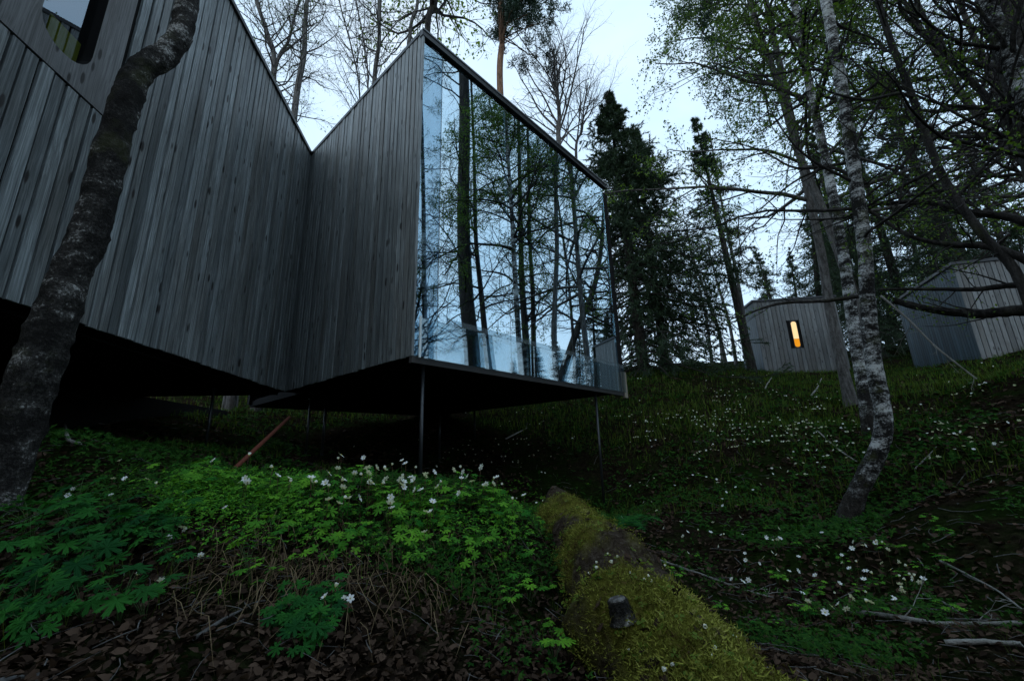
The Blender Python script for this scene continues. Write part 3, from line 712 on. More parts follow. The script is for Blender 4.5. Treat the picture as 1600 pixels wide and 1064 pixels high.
for k in range(17):                                                            # unseen spruces added behind the viewer to hold back low light
    az_ = rad(122+k*9.2); d_ = 6.5+3.5*(k % 3); copy_tree(sp3, tuple(foot((d_*math.sin(az_), d_*math.cos(az_), 0), .3)), 'unseen spruce added behind the viewer to darken the foreground', k*2.1, .75+.12*(k % 4))['group'] = 'unseen spruces added for shade'
# slim stems in the gap
gap = [(1135,568,20,1092,430),(1150,566,22,1120,440),(1112,565,24,1085,420),(1128,560,28,1108,470),(1172,572,19,1130,330)]
for k, (x, y, d, x2, y2) in enumerate(gap):
    P = pick([(x, y), ((x+x2)/2+4, (y+y2)/2), (x2, y2), (x2-(x-x2)*.5, y2-(y-y2)*.5)], d)
    broadleaf('birch_tree', ['thin pale birch stem nearest the spruce in the gap', 'thin birch stem beside the lit cabin corner', 'slender bare birch against the spruce edge', 'faintest distant birch in the gap',
              'thin dark stem touching the lit cabin corner'][k], rooted(P), .09, .03, 40+k, 'grey_bark', limbs=16, lt=(.3, .98), limb_len=2.2, sub=5, twigs=5, leaves=.35, leaf_size=.09, S=6, rmin=.005)
# trees behind the house
def back(px, py0, dist, top, lean=0.):
    """path that shows at (px, py0) above the roof and runs on up to pixel top"""
    a = at(px, py0, dist); b = at(top[0], top[1], dist); g = np.array([a[0]-.25*(b[0]-a[0]), a[1], 0]); g[2] = gz(g[0], g[1])-.2
    return [g, (g*.5+a*.5)+np.array([.1, 0, .2]), a, (a+b)/2+np.array([.08, 0, 0]), b, b+(b-a)*.6]
broadleaf('birch_tree', 'pale birch showing over the wing roof nearest the fold', back(462, 160, 11, (478, 20)), .11, .05, 51, 'grey_bark', limbs=30, lt=(.3, .98), limb_len=2.2, sub=7, twigs=7, leaves=.3, leaf_size=.05, S=8, rmin=.0028)
broadleaf('birch_tree', 'forked birch higher up over the wing roof', back(428, 112, 11.5, (400, 0)), .1, .04, 52, 'grey_bark', limbs=30, lt=(.3, .98), limb_len=2.0, sub=6, twigs=6, leaves=.15, leaf_size=.05, S=8, rmin=.0028,
          stems=[(back(430, 112, 11.5, (462, 20)), .05, .03)])
broadleaf('birch_tree', 'slim birch over the box roof midway to the peak', back(585, 128, 12, (592, 10)), .1, .05, 53, 'grey_bark', limbs=26, lt=(.3, .98), limb_len=2.6, sub=6, twigs=5, leaves=.15, leaf_size=.05, S=8, rmin=.003,
          stems=[(back(562, 155, 12, (532, 10)), .03, .02), (back(575, 140, 12, (556, 0)), .028, .02)])
broadleaf('maple_tree', 'dark maple with bright new leaves over the roof peak', back(668, 45, 12.5, (684, -30)), .14, .08, 54, 'dark_bark', limbs=24, lt=(.42, .95), limb_len=5., sub=7, twigs=4, leaves=1, leaf_size=.15, leafm='young_leaf', S=8, ang=1.15, trop=.0, rmin=.005, tw_len=.7)
broadleaf('birch_tree', 'grey birch right behind the roof peak', back(640, 60, 13, (655, -30)), .10, .04, 55, 'grey_bark', limbs=24, lt=(.35, .95), limb_len=1.8, sub=6, twigs=6, leaves=.2, leaf_size=.05, S=8, rmin=.0028)
pine('pine_tree', 'tall pine with orange trunk above the glass roof edge', back(781, 125, 11, (781, 0)), .13, .07, 56, .52, 50, 2.2, tuft=34, nl=.15, side=(1, 0, 0), tpt=3)
broadleaf('ash_tree', 'bare grey fan-shaped tree between pine and spruce', back(873, 225, 12.5, (868, 130)), .13, .03, 57, 'grey_bark', limbs=34, lt=(.38, .97), limb_len=3.6, sub=7, twigs=6, leaves=0, S=8, ang=.55, trop=.05, rmin=.0028)
broadleaf('ash_tree', 'smaller bare grey tree leaning beside the spruce', back(900, 240, 14, (912, 170)), .08, .02, 58, 'grey_bark', limbs=20, lt=(.4, .97), limb_len=3.0, sub=6, twigs=5, leaves=0, S=8, ang=.6, trop=.05, rmin=.003)

# trees beside the viewer, which the glass wall mirrors
Bn = np.array(B); nG = np.array(ng)
def mirror(p): p = np.asarray(p, float); return p-2*((p-Bn) @ nG)*nG
def mpath(pts, d): return rooted([mirror(q_) for q_ in pick(pts, d)])
mb = [('broad black-barked tree uphill of the viewer mirrored nearest the house corner', [(742,650),(738,560),(728,450),(724,330),(726,200),(724,100),(716,0),(700,-150)], 11.8, .25, .14, 26, 3.0, .1),
      ('slim dark tree mirrored right beside the broad trunk', [(775,640),(760,540),(752,460),(744,380),(742,300),(740,220),(735,100)], 13.2, .12, .04, 26, 2.6, 0),
      ('straight dark tree mirrored in the middle of the glass', [(824,640),(822,540),(816,450),(814,380),(812,280),(810,180),(806,60)], 15., .16, .05, 30, 3.2, 0),
      ('twin dark tree mirrored close to the middle one', [(836,640),(834,540),(832,450),(828,380),(826,280),(824,180),(822,100)], 15.6, .12, .04, 26, 2.8, 0),
      ('leaning dark tree mirrored near the glass end', [(860,620),(900,520),(928,450),(940,380),(944,300),(948,200)], 22., .22, .05, 34, 4.2, 0),
      ('many-branched dark tree mirrored last before the glass end', [(968,620),(962,540),(956,470),(950,380),(945,300),(938,200)], 26., .24, .06, 36, 4.6, 0),
      ('thin leaning tree mirrored between middle and end', [(900,620),(895,520),(886,420),(874,330),(860,230),(850,150)], 19., .09, .03, 26, 3.2, 0)]
for k, (lb_, pts, d, a, b, n_, ll, lv) in enumerate(mb):
    broadleaf('alder_tree', lb_, mpath(pts, d), a, b, 70+k, 'dark_bark', limbs=n_, lt=(.2, .98), limb_len=ll, sub=8, twigs=7, leaves=lv, leaf_size=.035, S=10, ang=1.2, trop=.02, rmin=.003, rk=.014)
for k, (x, y, d, h_, w_) in enumerate([(930, 590, 26, 7, 3.), (880, 600, 24, 4.2, 2.4), (985, 590, 30, 14, 4.5)]):
    copy_tree(sp3, tuple(foot(mirror(at(x, y, d)))), ['small dark spruce uphill beside the viewer', 'stubby dark spruce uphill beside the viewer', 'tall dark spruce uphill beside the viewer'][k], k*1.9, h_/13.5)

for k, (x, d, s_) in enumerate([(800, 20, .2), (848, 21, .24), (905, 22, .3), (945, 24, .36), (965, 22, .3)]):
    copy_tree(sp3, tuple(foot(mirror(at(x, 590, d)))), 'bushy young spruce uphill beside the viewer', k*1.9, s_)['group'] = 'young spruces mirrored low in the glass'
# ---------------------------------------------------------------- cabins up the slope
def cabin(name, label, pc, d1, l1, d2, l2, h, mat1, mat2, win=None, bw=.16):
    """pc: near bottom corner; d1/d2: horizontal directions of the two seen walls"""
    pc = Vector(pc); d1 = Vector(d1).normalized(); d2 = Vector(d2).normalized()
    e = empty(name, pc); tag(e, label, 'cabin', 'cabins up the slope')
    for d, l, mt, od in ((d1, l1, mat1, d2), (d2, l2, mat2, d1)):
        wl = box('wall', pc + d*.02 + od*.04 - Z*.5, d*(l-.04), od*.1, Z*(h+.45), ['black_backing'], e)
        s = 0.; k = 0; r = random.Random(len(label))
        while s < l-.02:
            ww_ = min(bw*r.uniform(.95, 1.05), l-s); a, b_ = -.4+r.uniform(-.02, .02), h
            sp = [(a, b_)]
            if win and d is d2 and s+ww_ > win[0] and s < win[1]: sp = [(a, win[2]), (win[3], b_)]
            for u, v in sp: box('board', pc + d*(s+.008) + Z*u, d*(ww_-.016), od*.035, Z*(v-u), [mt], wl)
            s += ww_
    c4 = d1*(l1+.06) + d2*0
    box('roof', pc - d1*.05 - d2*.05 + Z*h, d1*(l1+.1), d2*(l2+.1), Z*.08, ['dark_metal'], e)
    box('back_wall', pc + d2*(l2-.1) - Z*.5 + d1*.1, d1*(l1-.12), d2*.08, Z*(h+.45), ['black_backing'], e)
    box('back_wall', pc + d1*(l1-.1) - Z*.5 + d2*.1, d2*(l2-.22), d1*.08, Z*(h+.45), ['black_backing'], e)
    if win:
        wn = box('window', pc + d2*(win[0]+.01) + Z*win[2] + d1*.02, d2*(win[1]-win[0]-.02), d1*.1, Z*(win[3]-win[2]), ['dark_metal'], e)
        wn['label'] = 'narrow glowing window'
        w_ = win[1]-win[0]
        def rr_plate(nm, z0, z1, mt, rb, rt):
            pts = []
            for cx, cz, r_, t0 in ((w_-.035-rb, z0+rb, rb, -90), (w_-.035-rt, z1-rt, rt, 0), (.035+rt, z1-rt, rt, 90), (.035+rb, z0+rb, rb, 180)):
                for k in range(5): th = rad(t0+90*k/4); pts.append((cx+r_*math.cos(th), cz+r_*math.sin(th)))
            bm = bmesh.new(); f = bm.faces.new([bm.verts.new(d2*s_ + Z*z_) for s_, z_ in pts])
            ex = bmesh.ops.extrude_face_region(bm, geom=[f]); bmesh.ops.translate(bm, vec=d1*.01, verts=[v for v in ex['geom'] if isinstance(v, bmesh.types.BMVert)])
            bmesh.ops.recalc_face_normals(bm, faces=bm.faces[:])
            me = bpy.data.meshes.new(nm); bm.to_mesh(me); bm.free(); put(link(nm, me, wn, [mt]), pc + d2*win[0] + Z*win[2] + d1*.008, wn)
        hh = win[3]-win[2]
        rr_plate('pane', .06, hh*.33, 'lamp_glow_amber', .08, .01); rr_plate('pane', hh*.33+.01, hh-.06, 'lamp_glow_pale', .01, .08)
    return e
k1 = at(1196, 584, 19.)
a2 = at(1330, 578, 20.5); a1 = at(1160, 590, 21.5)
d2_ = Vector((a2[0]-k1[0], a2[1]-k1[1], 0)); d1_ = Vector((a1[0]-k1[0], a1[1]-k1[1], 0)); d1_ = Vector((-d2_.y, d2_.x, 0)).normalized()
cabin('cabin', 'grey batten cabin with one narrow glowing window', k1, d1_, 1.7, d2_, d2_.length, 2.95, 'blue_batten', 'grey_batten', (1.26, 1.52, .95, 2.1))
k2 = at(1530, 548, 16.5); b2_ = at(1660, 552, 17.5); d2_ = Vector((b2_[0]-k2[0], b2_[1]-k2[1], 0)); c2_ = at(1425, 560, 19.5); d1_ = Vector((c2_[0]-k2[0], c2_[1]-k2[1], 0))
cabin('cabin', 'larger pale batten cabin half hidden by dark limbs', k2, d1_, d1_.length, d2_, d2_.length, 2.45, 'blue_batten', 'grey_batten', None, .12)

# ---------------------------------------------------------------- mossy log with its stub
lp = pick([(1290,1230,.66),(1110,1020,.95),(1000,900,1.3),(935,830,1.85),(892,792,2.4),(868,768,3.0)], 1.)
LP = smooth_path(np.array(lp), 70); LR = np.interp(np.linspace(0, 1, 70), [0, .35, .6, 1], [.205, .17, .14, .12])
LP[:, 2] -= LR*.92
log = empty('fallen_log', tuple(LP[35])); tag(log, 'thick fallen log wrapped in yellow-green moss', 'log')
V, Q = tubes(LP[None], LR[None], 40)
ctr = np.repeat(LP, 40, 0); nrm = unit(V-ctr)
V = V+nrm*((fbm(V*5.)-.5)*.19+(fbm(V*20.)-.5)*.07)[:, None]
lo_ = np.array(log.location)
lt_ = mesh_np('trunk', V-lo_, [Q, np.arange(40)[::-1][None], np.arange(69*40, 70*40)[None]], ['moss_cushion'], log, smooth=True)
MSK = np.clip((fbm(V*5.5+9, None, 5)-.40)*9, 0, 1); lt_.data.attributes.new('moss', 'FLOAT', 'POINT').data.foreach_set('value', MSK.astype(np.float32))
logV, logN = V.copy(), nrm.copy()
r = np.random.default_rng(5)
dcam = np.linalg.norm(logV, axis=1); topm = (logN[:, 2] > -.25) & (dcam > .35); iv = np.where(topm)[0]
pr = 1/np.clip(dcam[iv], .5, 3)**.8; msk = MSK[iv]; pr *= np.clip(msk, .015, 1)
n_ = 105000; ii = r.choice(iv, n_, p=pr/pr.sum())
Tn = unit(np.roll(logV.reshape(70, 40, 3), -1, 0).reshape(-1, 3)-logV)[ii]
p = logV[ii]+r.normal(size=(n_, 3))*.012; dd = unit(logN[ii]*.7+r.normal(size=(n_, 3))*.65+np.array([0, 0, -.15])); s = unit(np.cross(dd, r.normal(size=(n_, 3))))
p = p-logN[ii]*.004
sz = .0085*r.uniform(.5, 1.5, (n_, 1))*(.5+.8*msk[np.searchsorted(iv, ii)][:, None])
V, Q = strips(p, dd, s, sz, .0015); mo = mesh_np('moss', V-lo_, [Q], ['moss_strand'], log); mo['kind'] = 'stuff'
# clover-like leaves and fallen litter caught in the moss
k = r.choice(iv[(dcam[iv] > .6) & (logN[iv][:, 2] > .1)], 500); p = logV[k]+logN[k]*.012; up = unit(logN[k]+r.normal(size=(500, 3))*.3); aa_ = unit(np.cross(up, r.normal(size=(500, 3)))); bb_ = np.cross(up, aa_); Vs = []
for th_ in (0, 2.09, 4.19):
    d_ = aa_*math.cos(th_)+bb_*math.sin(th_); e_ = -aa_*math.sin(th_)+bb_*math.cos(th_); Vs += [p, p+d_*.008+e_*.006, p+d_*.012, p+d_*.008-e_*.006]
V = np.stack(Vs, 1).reshape(-1, 3)-lo_; mesh_np('clover', V, [np.arange(len(V)).reshape(-1, 4)], ['young_leaf'], log)['kind'] = 'stuff'
k = r.choice(iv[(logN[iv][:, 2] > .3)], 260); p = logV[k]+logN[k]*.008; up = unit(logN[k]+r.normal(size=(260, 3))*.35); aa_ = unit(np.cross(up, r.normal(size=(260, 3)))); bb_ = np.cross(up, aa_); z_ = r.uniform(.006, .02, (260, 1))
V = np.stack([p-aa_*z_, p+bb_*z_*.6+up*.002, p+aa_*z_+up*.004, p-bb_*z_*.6], 1).reshape(-1, 3)-lo_; mesh_np('litter', V, [np.arange(len(V)).reshape(-1, 4)], ['dead_leaf'], log)['kind'] = 'stuff'
# broken stub
pxl = np.stack([800+F*(logV @ RX)/(logV @ FW), 532-F*(logV @ UP)/(logV @ FW)], 1)
ok_ = (logV @ FW > .2) & ((logN*logV).sum(1) < 0); dd2 = np.where(ok_, np.hypot(pxl[:, 0]-968, pxl[:, 1]-962), 1e9); sb = logV[np.argmin(dd2)]; ax = unit(np.array([-.22, .05, 1.]))
th = np.linspace(0, 1, 7)
sp = np.array([sb+ax*((.045*k-.02)) for k in th]); sr = np.array([.05, .043, .038, .036, .035, .034, .032])*.66
st = tube_obj('stub', sp, sr, 16, ['old_birch_bark'], log, .45, 4)
tube_obj('cut_face', [sp[-1]-ax*.002, sp[-1]+ax*.004], [.020, .016], 14, ['grey_bark'], st, .3, 8)
# ---------------------------------------------------------------- sticks on the ground
def stick(label, pts, r0, r1, m_='pale_deadwood', seed=0, n=3, lift=.012, ln=.2):
    h = hit(np.array([q[0] for q in pts], float), np.array([q[1] for q in pts], float)); h = h[~np.isnan(h[:, 0])]
    if len(h) < 2: print('NO GROUND', label); return
    h[:, 2] += lift
    return limb('fallen_branch', label, h, r0, r1, m_, seed, n, ln, group='dead branches on the ground', tw=2)
stick('long pale forked branch lying right of the log', [(1000,872),(1040,884),(1100,905),(1160,925),(1210,940)], .008, .003, seed=61, n=5)
stick('pale pole slanting at the foot of the crooked birch', [(1278,678),(1305,700),(1340,726)], .012, .008, seed=62, n=0)
stick('white branch lying in the bottom corner of the slope', [(1330,963),(1400,972),(1480,980),(1600,983)], .009, .007, seed=63, n=3)
stick('second white branch below it in the bottom corner', [(1480,1015),(1540,1020),(1600,1018)], .008, .006, seed=64, n=1)
stick('thin pale branch slanting down right of the anemones', [(1440,935),(1475,950),(1510,975)], .005, .003, seed=65, n=1)
stick('thin pale branch slanting beside the right edge', [(1470,880),(1510,905),(1560,935),(1600,960)], .006, .003, seed=66, n=2)
stick('curved pale twig right of the crooked birch', [(1430,735),(1450,722),(1465,705)], .008, .004, seed=67, n=0)
stick('pale twig standing on the slope below the lit cabin', [(1268,622),(1278,605),(1284,592)], .02, .01, seed=68, n=1)
stick('bent pale twig below the lit cabin corner', [(1196,612),(1200,600),(1206,592)], .02, .012, seed=69, n=2)
stick('dead pale branch under the wing beside the near birch', [(50,664),(110,662),(170,668)], .01, .006, seed=71, n=3)
stick('curled pale root by the near birch', [(100,668),(105,690),(125,700)], .012, .008, seed=72, n=0)
stick('broken brown branch under the wing', [(160,678),(185,692),(215,700)], .014, .008, 'dark_bark', seed=73, n=2)
stick('thin brown branch at the foot of the bank', [(300,1020),(350,985),(380,965)], .004, .002, 'grey_bark', seed=74, n=3, ln=.1)
stick('pale branch lying under the glass box', [(790,690),(820,672),(850,662)], .016, .008, seed=75, n=3)
stick('dead branch lying on the bright slope', [(1085,700),(1130,690),(1170,700)], .01, .006, 'grey_bark', seed=76, n=3)
stick('dry stick on the bank crest left of the steel post', [(560,757),(590,748),(510,772)], .003, .002, 'pale_deadwood', seed=77, n=0, lift=.03)

# ---------------------------------------------------------------- herbs
def palm_leaf(name, lobes, mt, teeth=True, depth=.34):
    bm = bmesh.new(); c = bm.verts.new((0, 0, 0)); ring = []
    span = rad(300); a0 = -span/2; st_ = span/lobes
    for k in range(lobes):
        ca = a0+st_*(k+.5); ln = 1-.28*abs(k-(lobes-1)/2)/((lobes-1)/2)
        seq = [(-.5, depth), (-.30, .66*ln), (-.24, .86*ln), (-.10, .84*ln), (0, 1.*ln), (.10, .84*ln), (.24, .86*ln), (.30, .66*ln)] if teeth else [(-.5, depth), (-.26, .6*ln), (0, ln), (.26, .6*ln)]
        for u, rr_ in seq:
            th = ca+u*st_; ring.append(bm.verts.new((rr_*math.sin(th), rr_*math.cos(th), -.16*rr_**2+(.05 if abs(u) > .45 else 0)-.03*(abs(u) > .2)))) 
    th = a0+span; ring.append(bm.verts.new((depth*math.sin(th), depth*math.cos(th), 0)))
    for u, v in zip(ring[:-1], ring[1:]): bm.faces.new((c, v, u))
    me = bpy.data.meshes.new(name); bm.to_mesh(me); bm.free(); me.materials.append(MATS[mt]); return me
LEAFM = [palm_leaf('leaf', 7, 'herb_leaf'), palm_leaf('leaf', 5, 'herb_leaf'), palm_leaf('leaf', 7, 'herb_leaf_blue')]
def herb_proto(kind, seed, nl_, size, hgt):
    r = random.Random(seed); leaves = []; stems = Acc()
    for k in range(nl_):
        az = k*2.4+r.uniform(-.3, .3); out = hgt*r.uniform(.25, .75); z = hgt*r.uniform(.65, 1.1); tip = np.array([math.sin(az)*out, math.cos(az)*out, z])
        P = np.array([[0, 0, -.02], tip*np.array([.3, .3, .6]), tip]); V, Q = tubes(smooth_path(P, 5)[None], np.linspace(size*.028, size*.018, 5)[None], 4); stems.add(V, Q)
        leaves.append((tip, (r.uniform(-.25, .1), r.uniform(-.3, .3), -az+r.uniform(-.4, .4)), size*r.uniform(.7, 1.15)))
    V = np.concatenate(stems.V); me = bpy.data.meshes.new('stalk'); me.from_pydata(V.tolist(), [], np.concatenate(stems.F).tolist()); me.materials.append(MATS['green_stalk'])
    return leaves, me, LEAFM[kind]
PROTO = {('g', k): herb_proto(k % 2, 100+k, 5+k % 3, .028, .075) for k in range(5)}
PROTO.update({('b', k): herb_proto(2, 200+k, 6+k % 3, .041, .10) for k in range(4)})
def herb(pos, kind, label, group, rz, sc_, tilt=(0, 0)):
    leaves, stm, lm = PROTO[kind]
    e = empty('leafy_herb', pos); e.rotation_mode = 'ZYX'; e.rotation_euler = (tilt[0], tilt[1], rz); e.scale = (sc_,)*3; tag(e, label, 'plant', group)
    s_ = bpy.data.objects.new('stalk', stm); C.objects.link(s_); s_.parent = e
    for p_, ro, z in leaves:
        o_ = bpy.data.objects.new('leaf', lm); C.objects.link(o_); o_.parent = e; o_.location = p_; o_.rotation_euler = ro; o_.scale = (z,)*3
r = np.random.default_rng(17)
def scatter(n, cx, cy, sx, sy, drift=False):
    px = cx+r.normal(size=n*4)*sx; py = cy+r.normal(size=n*4)*sy; h = hit(px, py); ok = ~np.isnan(h[:, 0])
    if drift: ok &= fbm(np.nan_to_num(h)*np.array([1.7, 1.7, 0])+4) > .52
    return h[ok][:n]
# big blue-green clump on the left of the bank
for h in scatter(26, 190, 850, 75, 42): herb(tuple(h), ('b', r.integers(4)), 'large deep green lobed plant in the clump at the bank\'s dark end', 'large lobed plants left on the bank', r.uniform(0, 6.28), r.uniform(.45, 1.15), (r.uniform(.0, .6), r.uniform(-.3, .3)))
for h in scatter(14, 130, 945, 50, 30): herb(tuple(h), ('b', r.integers(4)), 'dim green lobed plant below the large clump', 'dim lobed plants low on the bank', r.uniform(0, 6.28), r.uniform(.55, .9), (r.uniform(.2, .8), r.uniform(-.2, .2)))
for h in scatter(12, 490, 985, 24, 26): herb(tuple(h), ('b', r.integers(4)), 'green lobed plant at the foot of the bank under the straw', 'lobed plants at the foot of the bank', r.uniform(0, 6.28), r.uniform(.45, .65), (r.uniform(.2, .8), r.uniform(-.2, .2)))
for cx, cy, sx, sy, n_ in [(260,765,60,16,16),(350,770,40,16,12),(450,805,80,35,20),(560,785,80,24,28),(620,780,60,22,18),(730,795,50,26,28),(780,820,35,24,12),(600,850,90,28,18),(470,870,80,30,10),(660,865,70,30,12),(720,825,70,30,20)]:
    for h in scatter(n_, cx, cy, sx, sy): herb(tuple(h), ('g', r.integers(5)), 'bright green lobed plant crowding the bank crest', 'bright lobed plants along the bank', r.uniform(0, 6.28), r.uniform(.35, 1.2), (r.uniform(-.2, .7), r.uniform(-.35, .35)))
for cx, cy, sx, sy, n_ in [(1000,935,60,30,10),(1300,930,130,60,26),(1080,760,80,50,14),(830,960,25,50,7),(985,720,20,20,10)]:
    for h in scatter(n_, cx, cy, sx, sy): herb(tuple(h), ('g', r.integers(5)), 'small green lobed plant among litter on the slope', 'small lobed plants on the slope', r.uniform(0, 6.28), r.uniform(.5, 1.), (r.uniform(-.1, .2), 0))
# fern by the second post
fe = at(975, 742, 4.2); fe = foot(fe, 0); fern = empty('fern', tuple(fe)); tag(fern, 'blue-green fern beside the steel post under the glass end', 'fern')
for k in range(9):
    rf_ = np.random.default_rng(300+k); az = k*.7+.2; n_ = 22; t_ = np.linspace(0, 1, n_)
    ax_ = np.column_stack([np.sin(az)*t_*.32, np.cos(az)*t_*.32, .42*t_-.38*t_**2*(.7+.5*rf_.random())]); a = Acc()
    V, Q = tubes(ax_[None], np.linspace(.004, .001, n_)[None], 3); a.add(V, Q, 0)
    for sd in (-1, 1):
        side = np.array([np.cos(az), -np.sin(az), 0])*sd; d = unit(side[None]+np.gradient(ax_, axis=0)*6+rf_.normal(size=(n_, 3))*.08); s = unit(np.gradient(ax_, axis=0))
        V, Q = strips(ax_, d, s, (.12*np.sin(np.pi*(t_*.85+.12)))[:, None], .008); a.add(V, Q, 0, False)
    a.build('frond', ['herb_leaf_blue'], fern)

# ---------------------------------------------------------------- white anemones
def petal_mesh(openness):
    bm = bmesh.new()
    for k in range(6):
        az = k*math.pi/3; cs, sn = math.cos(az), math.sin(az); pts = []
        for u, wd in ((.1, .12), (.5, .30), (.85, .24), (1., .04)):
            rr_ = u*math.cos(openness); z = u*math.sin(openness)-.15*u*u
            for sg in (-1, 1): pts.append(bm.verts.new((rr_*cs-sg*wd*sn*.9, rr_*sn+sg*wd*cs*.9, z+.05*(sg*.5))))
        for q_ in range(3): bm.faces.new((pts[q_*2], pts[q_*2+1], pts[q_*2+3], pts[q_*2+2]))
    me = bpy.data.meshes.new('blossom'); bm.to_mesh(me); bm.free(); me.materials.append(MATS['petal']); return me
PET = [petal_mesh(.2), petal_mesh(.55), petal_mesh(1.2)]
bm = bmesh.new(); bmesh.ops.create_icosphere(bm, subdivisions=1, radius=.17, matrix=Matrix.Translation((0, 0, .1))); CEN = bpy.data.meshes.new('centre'); bm.to_mesh(CEN); bm.free(); CEN.materials.append(MATS['flower_centre'])
_p = smooth_path(np.array([[0, 0, -.06], [.004, 0, .04], [0, .004, .09]]), 5); _V, _Q = tubes(_p[None], np.full((1, 5), .0012), 3)
STK = bpy.data.meshes.new('stalk'); STK.from_pydata(_V.tolist(), [], _Q.tolist()); STK.materials.append(MATS['red_stalk'])
WHL = palm_leaf('leaf', 5, 'ground_leaf', False, .2)
def anemone(pos, label, group, sc_, face, kind, parts=True):
    e = empty('anemone', pos); e.rotation_euler = (0, 0, r.uniform(0, 6.28)); e.scale = (sc_,)*3; tag(e, label, 'flower', group)
    def ch(nm, me, loc, ro, z):
        o_ = bpy.data.objects.new(nm, me); C.objects.link(o_); o_.parent = e; o_.location = loc; o_.rotation_euler = ro; o_.scale = (z,)*3; return o_
    ch('blossom', PET[kind], (0, .004, .09), face, .017)
    ch('stalk', STK, (0, 0, 0), (0, 0, 0), 1)
    if parts:
        ch('centre', CEN, (0, .004, .09), face, .017)
        for k in range(3): ch('leaf', WHL, (.0, .0, .055), (r.uniform(-.4, .1), 0, k*2.09+r.uniform(-.3, .3)), .024)
def flowers(n, cx, cy, sx, sy, label, group, parts=True, sc_=(.8, 1.15), kinds=(0, 1, 1, 2), lift=0.):
    for h in scatter(n, cx, cy, sx, sy, not parts): anemone((h[0], h[1], h[2]+lift), label, group, r.uniform(*sc_), (r.uniform(.2, 1.3), r.uniform(-.4, .4), 0), kinds[r.integers(len(kinds))], parts)
for a in [(18,470,790,60,20),(28,560,790,60,22),(18,635,798,50,24),(16,770,802,40,18),(6,640,870,40,14)]: flowers(*a, 'white anemone in the drift along the bright bank crest', 'white anemones on the bank crest', True, (.8, 1.1), lift=.03)
for a in [(9,250,790,70,22),(4,190,768,40,10),(4,270,880,30,15),(2,225,960,20,5),(4,540,985,25,8)]: flowers(*a, 'lone white anemone on the dim face of the bank', 'scattered white anemones on the dim bank', True, (.5, .75))
for a in [(26,1230,905,55,30),(22,1380,915,40,30),(10,1420,950,30,20),(8,1330,975,60,15),(5,1120,860,40,10)]: flowers(*a, 'white anemone in the loose drift low on the dark slope', 'white anemones low on the slope', True, (.7, 1.))
UPPER = [(60,1060,680,60,35),(50,1180,700,70,35),(40,1290,670,50,25),(30,1430,640,60,22),(25,800,720,50,25),(25,1130,640,60,15),(14,1450,700,50,25)]
for a in [(int(q_[0]*.37),)+q_[1:] for q_ in UPPER]: flowers(*a, 'tiny white anemone sprinkled across the upper slope', 'white anemones sprinkled on the upper slope', False, (.8, 1.2))
fa = Acc(); pv = np.array([v.co for v in PET[1].vertices]); pf = np.array([list(f.vertices) for f in PET[1].polygons])
for a in UPPER:
    for h in scatter(int(a[0]*2.2), a[1], a[2], a[3]*1.6, a[4]*1.6, True):
        ro = np.array(Matrix.Rotation(r.uniform(0, 6.28), 3, 'Z') @ Matrix.Rotation(r.uniform(0, 1.2), 3, 'X')); fa.add(pv @ ro.T*.018+h+np.array([0, 0, .08]), pf, 0, False)
tag(fa.build('distant_anemones', ['petal'], None), 'fine white dots of anemones further up the slope', 'flowers', kind='stuff')
# on the log: nodding closed blooms
tops = logV.reshape(70, 40, 3); topi = np.argmax(tops[:, :, 2], 1)
for k in range(26):
    a = r.integers(14, 36); b_ = topi[a]+r.integers(-9, 10); p_ = tops[a, b_ % 40]; anemone((p_[0], p_[1], p_[2]-.03), 'closed white anemone nodding on the mossy log', 'white anemones on the log', r.uniform(.5, .75), (r.uniform(1.6, 2.6), r.uniform(-.5, .5), 0), 2)

# ---------------------------------------------------------------- ground cover nobody could count
def polar(n, r0, r1, a0=-56, a1=56, power=1.):
    a = rad(a0)+r.random(n)*rad(a1-a0); d = np.exp(math.log(r0)+r.random(n)**power*(math.log(r1)-math.log(r0)))
    x, y = d*np.sin(a), d*np.cos(a); return x, y, d
def under_house(x, y):
    p = np.column_stack([x-B.x, y-B.y]); u = p @ np.array([dg.x, dg.y]); v = p @ np.array([ds.x, ds.y])
    q_ = np.column_stack([x-J.x, y-J.y]) @ np.array([nl.x, nl.y])
    return ((u > .3) & (u < 4.2) & (v > .3) & (v < 5.3)) | ((q_ < -.3) & (y > 0) & (y < 6.5))
# dead leaves
n_ = 62000; x, y, d = polar(n_, .7, 22); k = (fbm(np.column_stack([x, y, x*0])*1.1) > .36); x, y, d = x[k], y[k], d[k]
z = ground(x, y); p = np.column_stack([x, y, z+.004+.01*r.random(len(x))]); n_ = len(x)
nn = unit(np.array([0, 0, 1.])+r.normal(size=(n_, 3))*.45); dd = unit(np.cross(nn, r.normal(size=(n_, 3)))); ss = np.cross(nn, dd); sz = (.024*r.uniform(.4, 1.3, n_)*np.clip(d/3, .62, 2.2))[:, None]
cu = r.uniform(.05, .3, (n_, 1)); aw = r.uniform(.25, .5, (n_, 1))
V = np.stack([p-dd*sz*.7, p-dd*sz*.25+ss*sz*aw+nn*sz*cu, p+dd*sz*.3+ss*sz*aw*.8+nn*sz*cu*1.2, p+dd*sz*.75+nn*sz*.1, p+dd*sz*.3-ss*sz*aw*.8+nn*sz*cu*.6, p-dd*sz*.25-ss*sz*aw+nn*sz*cu], 1).reshape(-1, 3)
_b = np.arange(n_)[:, None]*6
tag(mesh_np('dead_leaves', V, [_b+np.array([[0, 3, 2, 1]]), _b+np.array([[0, 5, 4, 3]])], ['dead_leaf']), 'brown dead leaves littering the forest floor', 'leaves', kind='stuff')
